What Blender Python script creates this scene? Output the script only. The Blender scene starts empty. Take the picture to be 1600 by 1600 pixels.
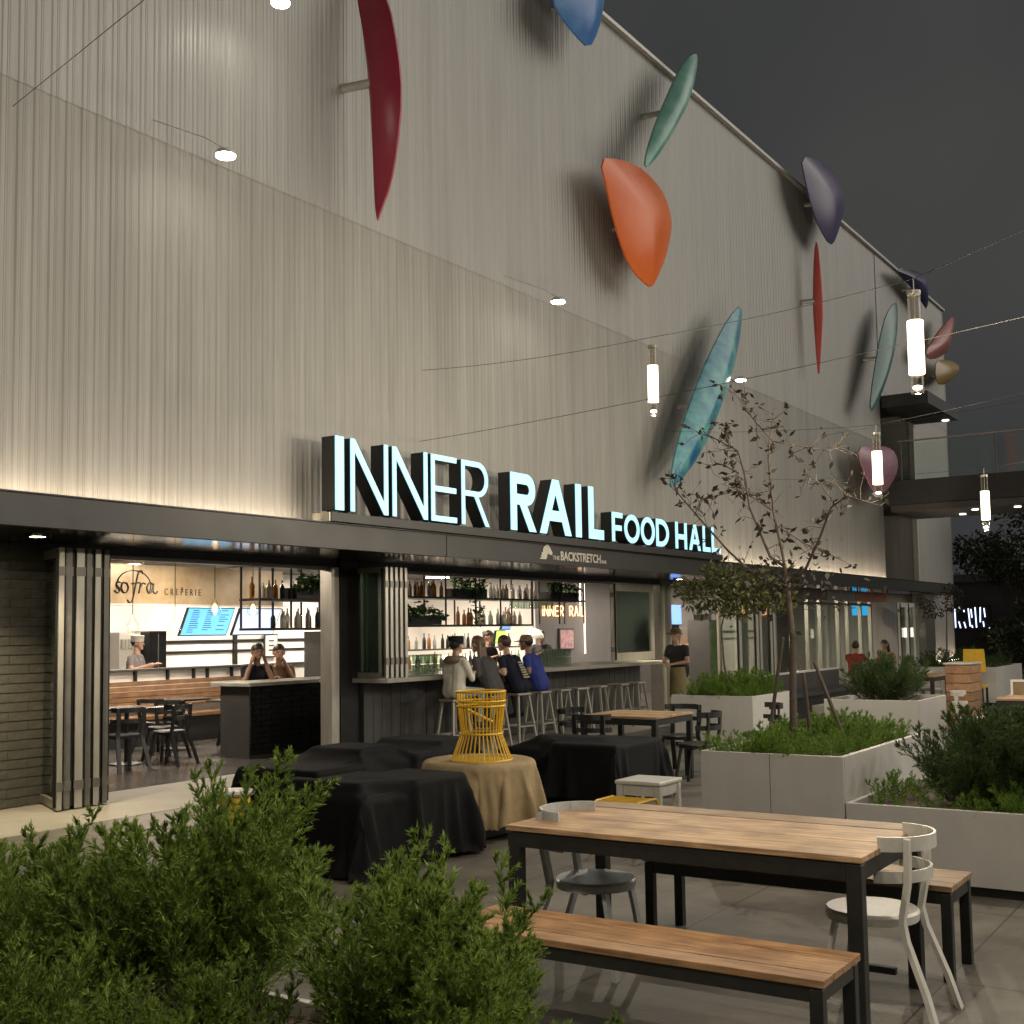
import bpy, bmesh, math, random
import numpy as np
from mathutils import Vector, Matrix, Euler
random.seed(7); RNG = np.random.default_rng(7)
SC = bpy.context.scene
COL = SC.collection
# ------------------------------------------------------------------ camera
def _cam():
    yaw, pitch, roll = math.radians(56.656), math.radians(4.2768), math.radians(-0.88008)
    f = Vector((math.sin(yaw)*math.cos(pitch), math.cos(yaw)*math.cos(pitch), math.sin(pitch)))
    r = Vector((math.cos(yaw), -math.sin(yaw), 0)); u = r.cross(f)
    r2 = r*math.cos(roll)+u*math.sin(roll); u2 = u*math.cos(roll)-r*math.sin(roll)
    cd = bpy.data.cameras.new('camera'); cd.lens = 36*1860.35/1600; cd.sensor_width = 36
    cd.shift_y = 47.09/1600; cd.clip_start = .05; cd.clip_end = 600
    o = bpy.data.objects.new('camera', cd); COL.objects.link(o)
    o.matrix_world = Matrix(((r2.x, u2.x, -f.x, 0), (r2.y, u2.y, -f.y, 0), (r2.z, u2.z, -f.z, 1.7), (0, 0, 0, 1)))
    SC.camera = o
_cam()
# ------------------------------------------------------------------ night sky, glow of the town on cloud
W = bpy.data.worlds.new('World'); SC.world = W; W.use_nodes = True
nt = W.node_tree; bg = nt.nodes['Background']
tc = nt.nodes.new('ShaderNodeTexCoord'); nz = nt.nodes.new('ShaderNodeTexNoise'); nz.inputs['Scale'].default_value = 2.2; nz.inputs['Detail'].default_value = 3
rp = nt.nodes.new('ShaderNodeValToRGB'); rp.color_ramp.elements[0].position = .3; rp.color_ramp.elements[1].position = .75
rp.color_ramp.elements[0].color = (.021, .022, .024, 1); rp.color_ramp.elements[1].color = (.040, .040, .038, 1)
nt.links.new(tc.outputs['Generated'], nz.inputs['Vector']); nt.links.new(nz.outputs['Fac'], rp.inputs['Fac'])
nt.links.new(rp.outputs['Color'], bg.inputs['Color']); bg.inputs['Strength'].default_value = 1.0
# ------------------------------------------------------------------ one sun lamp: the flood of light along the street
sd = bpy.data.lights.new('sun', 'SUN'); sd.energy = .80; sd.angle = math.radians(55); sd.color = (1.0, .93, .82)
so = bpy.data.objects.new('sun', sd); COL.objects.link(so)
so.rotation_euler = Vector((-.50, .66, -.44)).to_track_quat('-Z', 'Y').to_euler()
so.location = (60, -60, 60)
vs = SC.view_settings; vs.view_transform = 'Standard'; vs.look = 'None'; vs.exposure = 0.6; vs.gamma = 1
SC.cycles.use_denoising = True
SC.cycles.max_bounces = 8; SC.cycles.diffuse_bounces = 3; SC.cycles.glossy_bounces = 4; SC.cycles.transparent_max_bounces = 16
SC.cycles.sample_clamp_indirect = 4.0; SC.cycles.caustics_reflective = False; SC.cycles.caustics_refractive = False
# ------------------------------------------------------------------ helpers
ORG = {}
def org(o): return ORG.get(o.name, Vector((0, 0, 0))) if o else Vector((0, 0, 0))
def tag(o, label=None, cat=None, group=None, kind=None):
    if label: o['label'] = label
    if cat: o['category'] = cat
    if group: o['group'] = group
    if kind: o['kind'] = kind
    return o
def thing(name, label, cat, loc=(0, 0, 0), group=None, rz=0):
    o = bpy.data.objects.new(name, None); COL.objects.link(o); o.location = loc; o.rotation_euler = (0, 0, rz)
    o.empty_display_size = .1; ORG[o.name] = Vector(loc)
    return tag(o, label, cat, group)
def put(name, me, parent=None, loc=(0, 0, 0), rot=(0, 0, 0)):
    o = bpy.data.objects.new(name, me); COL.objects.link(o); o.location = loc; o.rotation_euler = rot
    if parent: o.parent = parent; ORG[o.name] = org(parent)
    return o
def copy_tree(o, parent=None):
    c = o.copy(); COL.objects.link(c)
    if parent: c.parent = parent
    for ch in list(o.children): copy_tree(ch, c)
    return c
def bevel(o, w, seg=2):
    m = o.modifiers.new('bevel', 'BEVEL'); m.width = w; m.segments = seg; m.limit_method = 'ANGLE'; m.angle_limit = .6
    return o
class MB:
    def __init__(s): s.v = []; s.f = []; s.m = []; s.cm = 0
    def add(s, vs, fs):
        n = len(s.v); s.v += [tuple(v) for v in vs]; s.f += [tuple(i+n for i in f) for f in fs]; s.m += [s.cm]*len(fs); return s
    def box(s, x0, x1, y0, y1, z0, z1):
        return s.add([(x0, y0, z0), (x1, y0, z0), (x1, y1, z0), (x0, y1, z0), (x0, y0, z1), (x1, y0, z1), (x1, y1, z1), (x0, y1, z1)],
                     [(0, 3, 2, 1), (4, 5, 6, 7), (0, 1, 5, 4), (1, 2, 6, 5), (2, 3, 7, 6), (3, 0, 4, 7)])
    def bar(s, a, b, w, h, up=(0, 0, 1)):           # rectangular bar from a to b
        a = Vector(a); b = Vector(b); d = (b-a).normalized(); up = Vector(up)
        if abs(d.dot(up)) > .98: up = Vector((1, 0, 0))
        x = d.cross(up).normalized()*w/2; y = x.normalized().cross(d).normalized()*h/2
        return s.add([a-x-y, a+x-y, a+x+y, a-x+y, b-x-y, b+x-y, b+x+y, b-x+y],
                     [(3, 2, 1, 0), (4, 5, 6, 7), (0, 1, 5, 4), (1, 2, 6, 5), (2, 3, 7, 6), (3, 0, 4, 7)])
    def tube(s, pts, r, n=8, cap=True, flat=None):
        pts = [Vector(p) for p in pts]; k = len(pts); R = r if isinstance(r, (list, tuple)) else [r]*k
        t0 = (pts[1]-pts[0]).normalized(); u = t0.cross(Vector((0, 0, 1)))
        if u.length < .05: u = t0.cross(Vector((1, 0, 0)))
        u.normalize(); base = len(s.v); vs = []
        for i, p in enumerate(pts):
            t = (pts[min(i+1, k-1)]-pts[max(i-1, 0)]).normalized()
            u = (u-t*u.dot(t)).normalized(); w = t.cross(u)
            for j in range(n):
                a = 2*math.pi*j/n; vs.append(p+(u*math.cos(a)+w*math.sin(a))*R[i])
        fs = [(i*n+j, i*n+(j+1) % n, (i+1)*n+(j+1) % n, (i+1)*n+j) for i in range(k-1) for j in range(n)]
        if cap: fs += [tuple(range(n))[::-1], tuple(range((k-1)*n, k*n))]
        return s.add(vs, fs)
    def lathe(s, prof, c=(0, 0, 0), n=24, caps=True):
        vs = [(c[0]+r*math.cos(2*math.pi*j/n), c[1]+r*math.sin(2*math.pi*j/n), c[2]+z) for r, z in prof for j in range(n)]
        k = len(prof)
        fs = [(i*n+j, i*n+(j+1) % n, (i+1)*n+(j+1) % n, (i+1)*n+j) for i in range(k-1) for j in range(n)]
        if caps: fs += [tuple(range(n))[::-1], tuple(range((k-1)*n, k*n))]
        return s.add(vs, fs)
    def prism(s, poly, fn0, fn1):                   # poly of 2D points, two maps to 3D
        n = len(poly)
        return s.add([fn0(*p) for p in poly]+[fn1(*p) for p in poly],
                     [tuple(range(n))[::-1], tuple(range(n, 2*n))]+[(i, (i+1) % n, n+(i+1) % n, n+i) for i in range(n)])
    def mesh(s, name, mat, off=Vector((0, 0, 0)), smooth=False):
        me = bpy.data.meshes.new(name); off = Vector(off)
        me.from_pydata([(v[0]-off.x, v[1]-off.y, v[2]-off.z) for v in s.v], [], s.f)
        for m in (mat if isinstance(mat, (list, tuple)) else [mat] if mat else []): me.materials.append(m)
        if any(s.m): me.polygons.foreach_set('material_index', s.m)
        bm = bmesh.new(); bm.from_mesh(me); bmesh.ops.recalc_face_normals(bm, faces=bm.faces); bm.to_mesh(me); bm.free()
        if smooth:
            for p in me.polygons: p.use_smooth = True
            try: me.set_sharp_from_angle(angle=.7)
            except Exception: pass
        me.update(); return me
    def build(s, name, mat, parent=None, smooth=False):
        return put(name, s.mesh(name, mat, org(parent), smooth), parent)
def one(name, mat, parent, *boxes, smooth=False):
    m = MB()
    for b in boxes: m.box(*b)
    return m.build(name, mat, parent, smooth)
# ------------------------------------------------------------------ draped fabric covers, settled as real cloth over boxes before anything else exists
CLOTH = {}
def settle_cloth():
    tmp = []; cl = {}
    def coll(me):
        o = bpy.data.objects.new('x', me); COL.objects.link(o); o.modifiers.new('c', 'COLLISION'); o.collision.thickness_outer = .012; o.collision.cloth_friction = 18; tmp.append(o)
    coll(MB().add([(3, 2, 0), (15, 2, 0), (15, 11, 0), (3, 11, 0)], [(0, 1, 2, 3)]).mesh('f', None))
    def cover(key, boxes, rnd, x0, x1, y0, y1, z, nx, ny):
        m = MB()
        for b in boxes: m.box(*b)
        if rnd: m.lathe([(rnd[2], .02), (rnd[2], rnd[3]-.01), (rnd[2]-.01, rnd[3])], (rnd[0], rnd[1], 0), 40)
        coll(m.mesh('b', None))
        vs = []; idx = {}
        cx, cy = (x0+x1)/2, (y0+y1)/2
        for i in range(nx+1):
            for j in range(ny+1):
                x = x0+(x1-x0)*i/nx; y = y0+(y1-y0)*j/ny
                if rnd and math.hypot(x-cx, y-cy) > (x1-x0)/2: continue
                if not rnd and abs(x-cx)/((x1-x0)/2)+abs(y-cy)/((y1-y0)/2) > 1.72: continue
                idx[i, j] = len(vs); vs.append((x, y, z+.004*math.sin(9*x+3*y)+.003*random.random()))
        fs = [(idx[i, j], idx[i+1, j], idx[i+1, j+1], idx[i, j+1]) for i in range(nx) for j in range(ny) if all(k in idx for k in ((i, j), (i+1, j), (i+1, j+1), (i, j+1)))]
        o = bpy.data.objects.new('cl', MB().add(vs, fs).mesh('cl', None)); COL.objects.link(o); tmp.append(o)
        c = o.modifiers.new('cloth', 'CLOTH'); s = c.settings; s.quality = 5; s.mass = .35; s.tension_stiffness = 14; s.compression_stiffness = 14; s.shear_stiffness = 6; s.bending_stiffness = .35; s.air_damping = 2.0
        c.collision_settings.distance_min = .01; c.collision_settings.use_self_collision = False; c.collision_settings.friction = 12; c.point_cache.frame_end = 70
        cl[key] = o
    cover('front', [(6.42, 6.95, 5.50, 6.48, .02, .52), (6.95, 7.55, 5.45, 6.0, .02, .60), (7.05, 7.5, 6.0, 6.45, .02, .56), (6.5, 6.6, 5.6, 6.3, .3, .62)], None, 5.82, 8.18, 4.87, 7.03, .66, 62, 58)
    cover('long', [(7.85, 8.5, 7.25, 8.2, .02, .48), (8.6, 9.1, 7.4, 8.0, .02, .60), (9.2, 9.7, 7.2, 8.2, .02, .50), (9.75, 10.3, 7.3, 8.1, .02, .58)], None, 7.30, 10.85, 6.65, 8.80, .66, 84, 54)
    cover('right', [(10.1, 11.05, 5.5, 6.2, .02, .58), (10.2, 11.0, 6.22, 6.9, .02, .50), (10.3, 10.5, 5.75, 6.5, .02, .63)], None, 9.55, 11.60, 4.95, 7.45, .70, 54, 62)
    cover('round', [], (8.36, 5.87, .46, .60), 8.36-1.0, 8.36+1.0, 5.87-1.0, 5.87+1.0, .64, 54, 54)
    SC.frame_start = 1; SC.frame_end = 70
    for f in range(1, 56): SC.frame_set(f)
    dg = bpy.context.evaluated_depsgraph_get()
    for k, o in cl.items(): CLOTH[k] = bpy.data.meshes.new_from_object(o.evaluated_get(dg))
    for o in tmp: bpy.data.objects.remove(o)
    SC.frame_set(1)
settle_cloth()
# ------------------------------------------------------------------ materials
def M(name, col, rough=.6, metal=0., var=.12, scale=6., bump=0., bscale=50., spec=.5, stretch=None, col2=None, detail=4):
    m = bpy.data.materials.new(name); m.use_nodes = True; t = m.node_tree; p = t.nodes['Principled BSDF']
    p.inputs['Roughness'].default_value = rough; p.inputs['Metallic'].default_value = metal; p.inputs['Specular IOR Level'].default_value = spec
    c = t.nodes.new('ShaderNodeTexCoord'); mp = t.nodes.new('ShaderNodeMapping'); t.links.new(c.outputs['Object'], mp.inputs['Vector'])
    if stretch: mp.inputs['Scale'].default_value = stretch
    n = t.nodes.new('ShaderNodeTexNoise'); n.inputs['Scale'].default_value = scale; n.inputs['Detail'].default_value = detail; n.inputs['Roughness'].default_value = .65
    t.links.new(mp.outputs['Vector'], n.inputs['Vector'])
    r = t.nodes.new('ShaderNodeValToRGB'); r.color_ramp.elements[0].position = .32; r.color_ramp.elements[1].position = .7
    a = [max(0, x*(1-var)) for x in col]; b = col2 if col2 else [min(1, x*(1+var)) for x in col]
    r.color_ramp.elements[0].color = (*a, 1); r.color_ramp.elements[1].color = (*b, 1)
    t.links.new(n.outputs['Fac'], r.inputs['Fac']); t.links.new(r.outputs['Color'], p.inputs['Base Color'])
    q = t.nodes.new('ShaderNodeMapRange'); q.inputs[3].default_value = max(.02, rough-.08); q.inputs[4].default_value = min(1, rough+.1)
    t.links.new(n.outputs['Fac'], q.inputs[0]); t.links.new(q.outputs[0], p.inputs['Roughness'])
    if bump:
        n2 = t.nodes.new('ShaderNodeTexNoise'); n2.inputs['Scale'].default_value = bscale; n2.inputs['Detail'].default_value = 5; t.links.new(mp.outputs['Vector'], n2.inputs['Vector'])
        bu = t.nodes.new('ShaderNodeBump'); bu.inputs['Strength'].default_value = bump; bu.inputs['Distance'].default_value = .01
        t.links.new(n2.outputs['Fac'], bu.inputs['Height']); t.links.new(bu.outputs['Normal'], p.inputs['Normal'])
    return m
def streak(m, amt=.22):
    t = m.node_tree; p = t.nodes['Principled BSDF']; src = p.inputs['Base Color'].links[0].from_socket; c = [n for n in t.nodes if n.type == 'TEX_COORD'][0]
    mp = t.nodes.new('ShaderNodeMapping'); mp.inputs['Scale'].default_value = (2.2, 2.2, .10); t.links.new(c.outputs['Object'], mp.inputs['Vector'])
    n = t.nodes.new('ShaderNodeTexNoise'); n.inputs['Scale'].default_value = 2.4; n.inputs['Detail'].default_value = 7; n.inputs['Roughness'].default_value = .7; t.links.new(mp.outputs[0], n.inputs['Vector'])
    r = t.nodes.new('ShaderNodeValToRGB'); r.color_ramp.elements[0].position = .34; r.color_ramp.elements[0].color = (1-amt, 1-amt, 1-amt*1.1, 1); r.color_ramp.elements[1].position = .62; r.color_ramp.elements[1].color = (1.0, 1.0, 1.0, 1); t.links.new(n.outputs['Fac'], r.inputs[0])
    b = t.nodes.new('ShaderNodeMix'); b.data_type = 'RGBA'; b.blend_type = 'MULTIPLY'; b.inputs[0].default_value = 1; t.links.new(src, b.inputs[6]); t.links.new(r.outputs[0], b.inputs[7])
    oi = t.nodes.new('ShaderNodeObjectInfo'); mr = t.nodes.new('ShaderNodeMapRange'); mr.inputs[3].default_value = .94; mr.inputs[4].default_value = 1.05; hs = t.nodes.new('ShaderNodeHueSaturation')
    t.links.new(oi.outputs['Random'], mr.inputs[0]); t.links.new(mr.outputs[0], hs.inputs['Value']); t.links.new(b.outputs[2], hs.inputs['Color']); t.links.new(hs.outputs[0], p.inputs['Base Color']); return m
def E(name, col, s):
    m = bpy.data.materials.new(name); m.use_nodes = True; p = m.node_tree.nodes['Principled BSDF']
    p.inputs['Base Color'].default_value = (*[c*.8 for c in col], 1); p.inputs['Emission Color'].default_value = (*col, 1); p.inputs['Emission Strength'].default_value = s
    return m
def G(name, tint=(1, 1, 1), rough=.02, refl=1.0):
    m = bpy.data.materials.new(name); m.use_nodes = True; t = m.node_tree; t.nodes.clear()
    o = t.nodes.new('ShaderNodeOutputMaterial'); mx = t.nodes.new('ShaderNodeMixShader'); tr = t.nodes.new('ShaderNodeBsdfTransparent'); gl = t.nodes.new('ShaderNodeBsdfGlossy')
    lw = t.nodes.new('ShaderNodeLayerWeight'); lw.inputs['Blend'].default_value = .5
    pw = t.nodes.new('ShaderNodeMath'); pw.operation = 'POWER'; pw.inputs[1].default_value = 4.0
    mu = t.nodes.new('ShaderNodeMath'); mu.operation = 'MULTIPLY_ADD'; mu.inputs[1].default_value = .8; mu.inputs[2].default_value = .045*refl; mu.use_clamp = True
    t.links.new(lw.outputs['Facing'], pw.inputs[0])
    tr.inputs['Color'].default_value = (*tint, 1); gl.inputs['Roughness'].default_value = rough
    t.links.new(pw.outputs[0], mu.inputs[0]); t.links.new(mu.outputs[0], mx.inputs['Fac']); t.links.new(tr.outputs[0], mx.inputs[1]); t.links.new(gl.outputs[0], mx.inputs[2]); t.links.new(mx.outputs[0], o.inputs['Surface'])
    return m
def wood(name, c1, c2, axis='y', rough=.55):
    st = {'x': (1.2, 14, 14), 'y': (14, 1.2, 14), 'z': (14, 14, 1.2)}[axis]
    m = M(name, c1, rough, 0, 0, 3.2, .25, 9, .4, st, c2, 8)
    t = m.node_tree; r = [n for n in t.nodes if n.type == 'VALTORGB'][0]; n = [n for n in t.nodes if n.type == 'TEX_NOISE'][0]
    oi = t.nodes.new('ShaderNodeObjectInfo'); ad = t.nodes.new('ShaderNodeVectorMath'); ad.operation = 'ADD'
    cb = t.nodes.new('ShaderNodeCombineXYZ'); mu = t.nodes.new('ShaderNodeMath'); mu.operation = 'MULTIPLY'; mu.inputs[1].default_value = 40
    t.links.new(oi.outputs['Random'], mu.inputs[0]); t.links.new(mu.outputs[0], cb.inputs[0]); t.links.new(mu.outputs[0], cb.inputs[1])
    mp = [x for x in t.nodes if x.type == 'MAPPING'][0]; t.links.new(mp.outputs[0], ad.inputs[0]); t.links.new(cb.outputs[0], ad.inputs[1]); t.links.new(ad.outputs[0], n.inputs['Vector'])
    hs = t.nodes.new('ShaderNodeHueSaturation'); mr = t.nodes.new('ShaderNodeMapRange'); mr.inputs[3].default_value = .75; mr.inputs[4].default_value = 1.2
    t.links.new(oi.outputs['Random'], mr.inputs[0]); t.links.new(mr.outputs[0], hs.inputs['Value']); t.links.new(r.outputs[0], hs.inputs['Color'])
    gn = t.nodes.new('ShaderNodeTexNoise'); gn.inputs['Scale'].default_value = 5; gn.inputs['Detail'].default_value = 8; gc = [x for x in t.nodes if x.type == 'TEX_COORD'][0]; t.links.new(gc.outputs['Object'], gn.inputs['Vector'])
    gr = t.nodes.new('ShaderNodeValToRGB'); gr.color_ramp.elements[0].position = .38; gr.color_ramp.elements[0].color = (.62, .60, .60, 1); gr.color_ramp.elements[1].position = .58; gr.color_ramp.elements[1].color = (1, 1, 1, 1); t.links.new(gn.outputs['Fac'], gr.inputs[0])
    gm_ = t.nodes.new('ShaderNodeMix'); gm_.data_type = 'RGBA'; gm_.blend_type = 'MULTIPLY'; gm_.inputs[0].default_value = .75; t.links.new(hs.outputs[0], gm_.inputs[6]); t.links.new(gr.outputs[0], gm_.inputs[7])
    t.links.new(gm_.outputs[2], t.nodes['Principled BSDF'].inputs['Base Color'])
    return m
mt = {}
mt['sheet'] = M('corrugated_sheet', (.355, .345, .32), .55, .0, .07, 1.3, .12, 30, .5, (1, 1, .12))
mt['sheet_gloss'] = M('glossy_corrugated_sheet', (.36, .355, .335), .40, .12, .05, 1.3, .08, 30, .5, (1, 1, .12))
streak(mt['sheet']); streak(mt['sheet_gloss'], .16)
mt['trim'] = M('pale_metal_trim', (.5, .49, .46), .4, .3, .06)
mt['fascia'] = M('dark_bronze_fascia', (.019, .0175, .015), .42, .2, .18, 2.5, .05, 30)
mt['soffit'] = M('dark_gloss_soffit', (.018, .017, .016), .12, .2, .2, 2)
mt['black'] = M('black_metal', (.014, .014, .014), .38, .4, .2, 8)
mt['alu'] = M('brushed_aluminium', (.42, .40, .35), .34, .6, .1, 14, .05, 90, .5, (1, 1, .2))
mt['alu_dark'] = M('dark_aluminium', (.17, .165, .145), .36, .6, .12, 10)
mt['brick'] = M('dark_brick', (.085, .082, .066), .62, 0, .3, 16, .35, 60)
mt['mortar'] = M('mortar', (.20, .19, .16), .9, 0, .15, 30, .3, 120)
mt['white'] = M('white_paint', (.74, .72, .68), .5, 0, .05, 4)
mt['planter'] = M('grey_planter_coating', (.41, .397, .372), .55, 0, .05, 3.5, .12, 80)
streak(mt['planter'], .07)
mt['planter_w'] = M('pale_planter_coating', (.52, .50, .47), .5, 0, .06, 3.5, .1, 80)
mt['table_wood'] = wood('acacia_planks', (.21, .122, .060), (.55, .37, .205), 'y')
mt['bench_wood'] = wood('warm_bench_slats', (.22, .11, .05), (.50, .30, .15), 'y')
mt['wood_x'] = wood('warm_wood_x', (.22, .11, .05), (.42, .25, .13), 'x')
mt['frame'] = M('charcoal_frame', (.032, .032, .031), .45, .5, .2, 12, .08, 120)
mt['chair_w'] = M('offwhite_chair_paint', (.55, .53, .48), .38, .1, .08, 20, .05, 90)
mt['stool_w'] = M('worn_stool_paint', (.27, .255, .22), .45, .1, .12, 20)
mt['chair_g'] = M('grey_chair_paint', (.40, .41, .41), .34, .1, .1, 20, .05, 90)
mt['yellow'] = M('yellow_enamel', (.66, .40, .012), .38, 0, .1, 12)
mt['cover'] = M('black_cover_fabric', (.005, .005, .0055), .78, 0, .4, 5, .25, 200, .16)
mt['burlap'] = M('tan_cover_fabric', (.33, .25, .14), .85, 0, .2, 6, .4, 260, .2)
mt['ground'] = M('patio_concrete', (.118, .105, .086), .66, 0, .22, 1.1, .3, 40, .4, None, (.178, .162, .134), 8)
def paving(m):
    t = m.node_tree; p = t.nodes['Principled BSDF']; mp = [n for n in t.nodes if n.type == 'MAPPING'][0]
    src = p.inputs['Base Color'].links[0].from_socket
    br = t.nodes.new('ShaderNodeTexBrick'); br.inputs['Scale'].default_value = 1.0; br.offset = .0; br.inputs['Mortar Size'].default_value = .006; br.inputs['Mortar Smooth'].default_value = .3; br.inputs['Brick Width'].default_value = 1.5; br.inputs['Row Height'].default_value = 1.5
    br.inputs['Color1'].default_value = (1, 1, 1, 1); br.inputs['Color2'].default_value = (.86, .86, .86, 1); br.inputs['Mortar'].default_value = (.35, .35, .35, 1)
    t.links.new(mp.outputs[0], br.inputs['Vector'])
    st = t.nodes.new('ShaderNodeTexNoise'); st.inputs['Scale'].default_value = .55; st.inputs['Detail'].default_value = 9; st.inputs['Roughness'].default_value = .7; t.links.new(mp.outputs[0], st.inputs['Vector'])
    sr = t.nodes.new('ShaderNodeValToRGB'); sr.color_ramp.elements[0].position = .36; sr.color_ramp.elements[0].color = (.55, .53, .5, 1); sr.color_ramp.elements[1].position = .56; sr.color_ramp.elements[1].color = (1, 1, 1, 1); t.links.new(st.outputs['Fac'], sr.inputs[0])
    a = t.nodes.new('ShaderNodeMix'); a.data_type = 'RGBA'; a.blend_type = 'MULTIPLY'; a.inputs[0].default_value = 1; t.links.new(src, a.inputs[6]); t.links.new(br.outputs['Color'], a.inputs[7])
    b = t.nodes.new('ShaderNodeMix'); b.data_type = 'RGBA'; b.blend_type = 'MULTIPLY'; b.inputs[0].default_value = .8; t.links.new(a.outputs[2], b.inputs[6]); t.links.new(sr.outputs[0], b.inputs[7]); t.links.new(b.outputs[2], p.inputs['Base Color'])
    q = [n for n in t.nodes if n.type == 'MAP_RANGE'][0]; q.inputs[3].default_value = .42; q.inputs[4].default_value = .75; t.links.new(st.outputs['Fac'], q.inputs[0])
paving(mt['ground'])
mt['walk'] = M('pale_concrete', (.27, .25, .205), .7, 0, .14, 2.0, .25, 40, .4, None, None, 8)
mt['floor_in'] = M('polished_floor', (.075, .07, .064), .2, 0, .25, 1.6)
mt['wall_in'] = M('interior_white', (.72, .70, .66), .5, 0, .04, 3)
mt['grey_in'] = M('interior_grey', (.13, .125, .125), .6, 0, .1, 3)
mt['dark_in'] = M('interior_dark', (.035, .034, .033), .5, 0, .2, 3)
mt['ceil'] = M('interior_ceiling', (.10, .10, .10), .8, 0, .1, 3)
mt['counter'] = M('concrete_counter', (.26, .25, .215), .38, 0, .12, 6, .1, 60)
mt['barfront'] = M('charcoal_boards', (.045, .044, .043), .5, 0, .2, 9, .1, 40)
mt['tile_black'] = M('gloss_black_tile', (.012, .012, .013), .1, 0, .2, 12, .1, 14)
mt['banq'] = wood('banquette_slats', (.16, .085, .04), (.30, .17, .085), 'x')
mt['tabletop_dark'] = M('dark_table_top', (.05, .045, .04), .2, 0, .2, 6)
mt['glass'] = G('clear_glass', (.93, .97, .94))
mt['glass_g'] = G('green_tinted_glass', (.62, .72, .64), .04, 5.5)
mt['acrylic'] = G('clear_acrylic', (.96, .94, .90), .05, 1.3)
mt['bark'] = M('bark', (.075, .055, .04), .8, 0, .3, 20, .5, 60)
mt['soil'] = M('mulch', (.09, .065, .045), .95, 0, .45, 40, .8, 90)
mt['stone_dark'] = M('night_building_wall', (.05, .05, .052), .7, 0, .15, 2)
mt['lamp_white'] = E('pendant_glow', (1.0, .84, .58), 2.6)
mt['lamp_end'] = E('pendant_end_glow', (1.0, .90, .74), 4)
mt['flood'] = E('floodlight_lens', (1.0, .95, .84), 26)
mt['led'] = E('warm_led_strip', (1.0, .80, .58), 44)
mt['down'] = E('downlight_lens', (1.0, .85, .58), 40)
mt['letter'] = E('sign_face_glow', (.42, .84, 1.0), .64)
mt['bulb'] = E('bulb_glow', (1.0, .50, .16), 9)
mt['ceil_lamp'] = E('added_ceiling_glow', (1.0, .85, .68), 150)
mt['neon'] = E('warm_neon', (1.0, .50, .24), 2.6)
mt['neon_w'] = E('white_neon_tube', (1.0, .80, .62), 3.2)
mt['screen'] = E('menu_screen_glow', (.16, .52, .86), 1.0)
mt['screen_t'] = M('screen_ink', (.02, .05, .09), .5)
mt['cyan'] = E('cyan_screen_glow', (.02, .42, .85), 1.0)
mt['blue'] = E('blue_screen_glow', (.12, .28, .85), .8)
mt['bluetube'] = E('blue_white_tube', (.35, .5, 1.0), 2.4)
mt['farsign'] = E('far_sign_glow', (.62, .72, 1.0), 1.8)
mt['fridge_glow'] = E('fridge_light', (.62, .80, 1.0), 1.6)
mt['paleglow'] = E('backbar_glow', (1.0, .86, .66), 1.3)
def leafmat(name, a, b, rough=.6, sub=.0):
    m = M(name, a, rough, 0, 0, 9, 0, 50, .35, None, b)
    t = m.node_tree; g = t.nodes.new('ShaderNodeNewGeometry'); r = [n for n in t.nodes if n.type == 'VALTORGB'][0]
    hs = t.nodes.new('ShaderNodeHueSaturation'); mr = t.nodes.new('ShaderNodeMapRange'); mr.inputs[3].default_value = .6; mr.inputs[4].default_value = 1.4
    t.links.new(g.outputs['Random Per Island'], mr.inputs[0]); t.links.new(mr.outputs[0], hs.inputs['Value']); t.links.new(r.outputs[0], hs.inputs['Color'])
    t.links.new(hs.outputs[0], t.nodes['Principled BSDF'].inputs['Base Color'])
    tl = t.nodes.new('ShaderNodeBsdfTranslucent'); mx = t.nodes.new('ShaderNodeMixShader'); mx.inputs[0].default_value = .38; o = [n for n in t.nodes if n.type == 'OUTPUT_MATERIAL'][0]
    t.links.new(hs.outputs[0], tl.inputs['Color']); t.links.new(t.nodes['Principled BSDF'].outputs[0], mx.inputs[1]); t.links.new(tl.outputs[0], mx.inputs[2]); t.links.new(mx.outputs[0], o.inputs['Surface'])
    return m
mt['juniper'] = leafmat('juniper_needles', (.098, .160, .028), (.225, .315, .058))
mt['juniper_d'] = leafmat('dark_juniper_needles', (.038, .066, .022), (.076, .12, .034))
mt['heather'] = leafmat('bright_green_needles', (.075, .14, .02), (.17, .27, .04))
mt['leaf_dark'] = leafmat('dark_tree_leaves', (.020, .017, .012), (.045, .036, .022))
mt['leaf_olive'] = leafmat('olive_tree_leaves', (.06, .075, .020), (.15, .15, .045))
mt['leaf_far'] = leafmat('far_tree_leaves', (.012, .020, .010), (.035, .045, .018))
mt['vine'] = leafmat('hanging_vine_leaves', (.02, .06, .012), (.06, .13, .03))
# ================================================================== setting
def struct(name, mat, *boxes):
    return tag(one(name, mat, None, *boxes), kind='structure')
struct('ground', mt['ground'], (-120, 200, -120, 120, -.3, 0))
struct('walkway', mt['walk'], (-6, 40, 9.35, 11.02, -.1, .004))
struct('interior_floor', mt['floor_in'], (-6, 52, 11.024, 24, -.1, .012))
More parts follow.
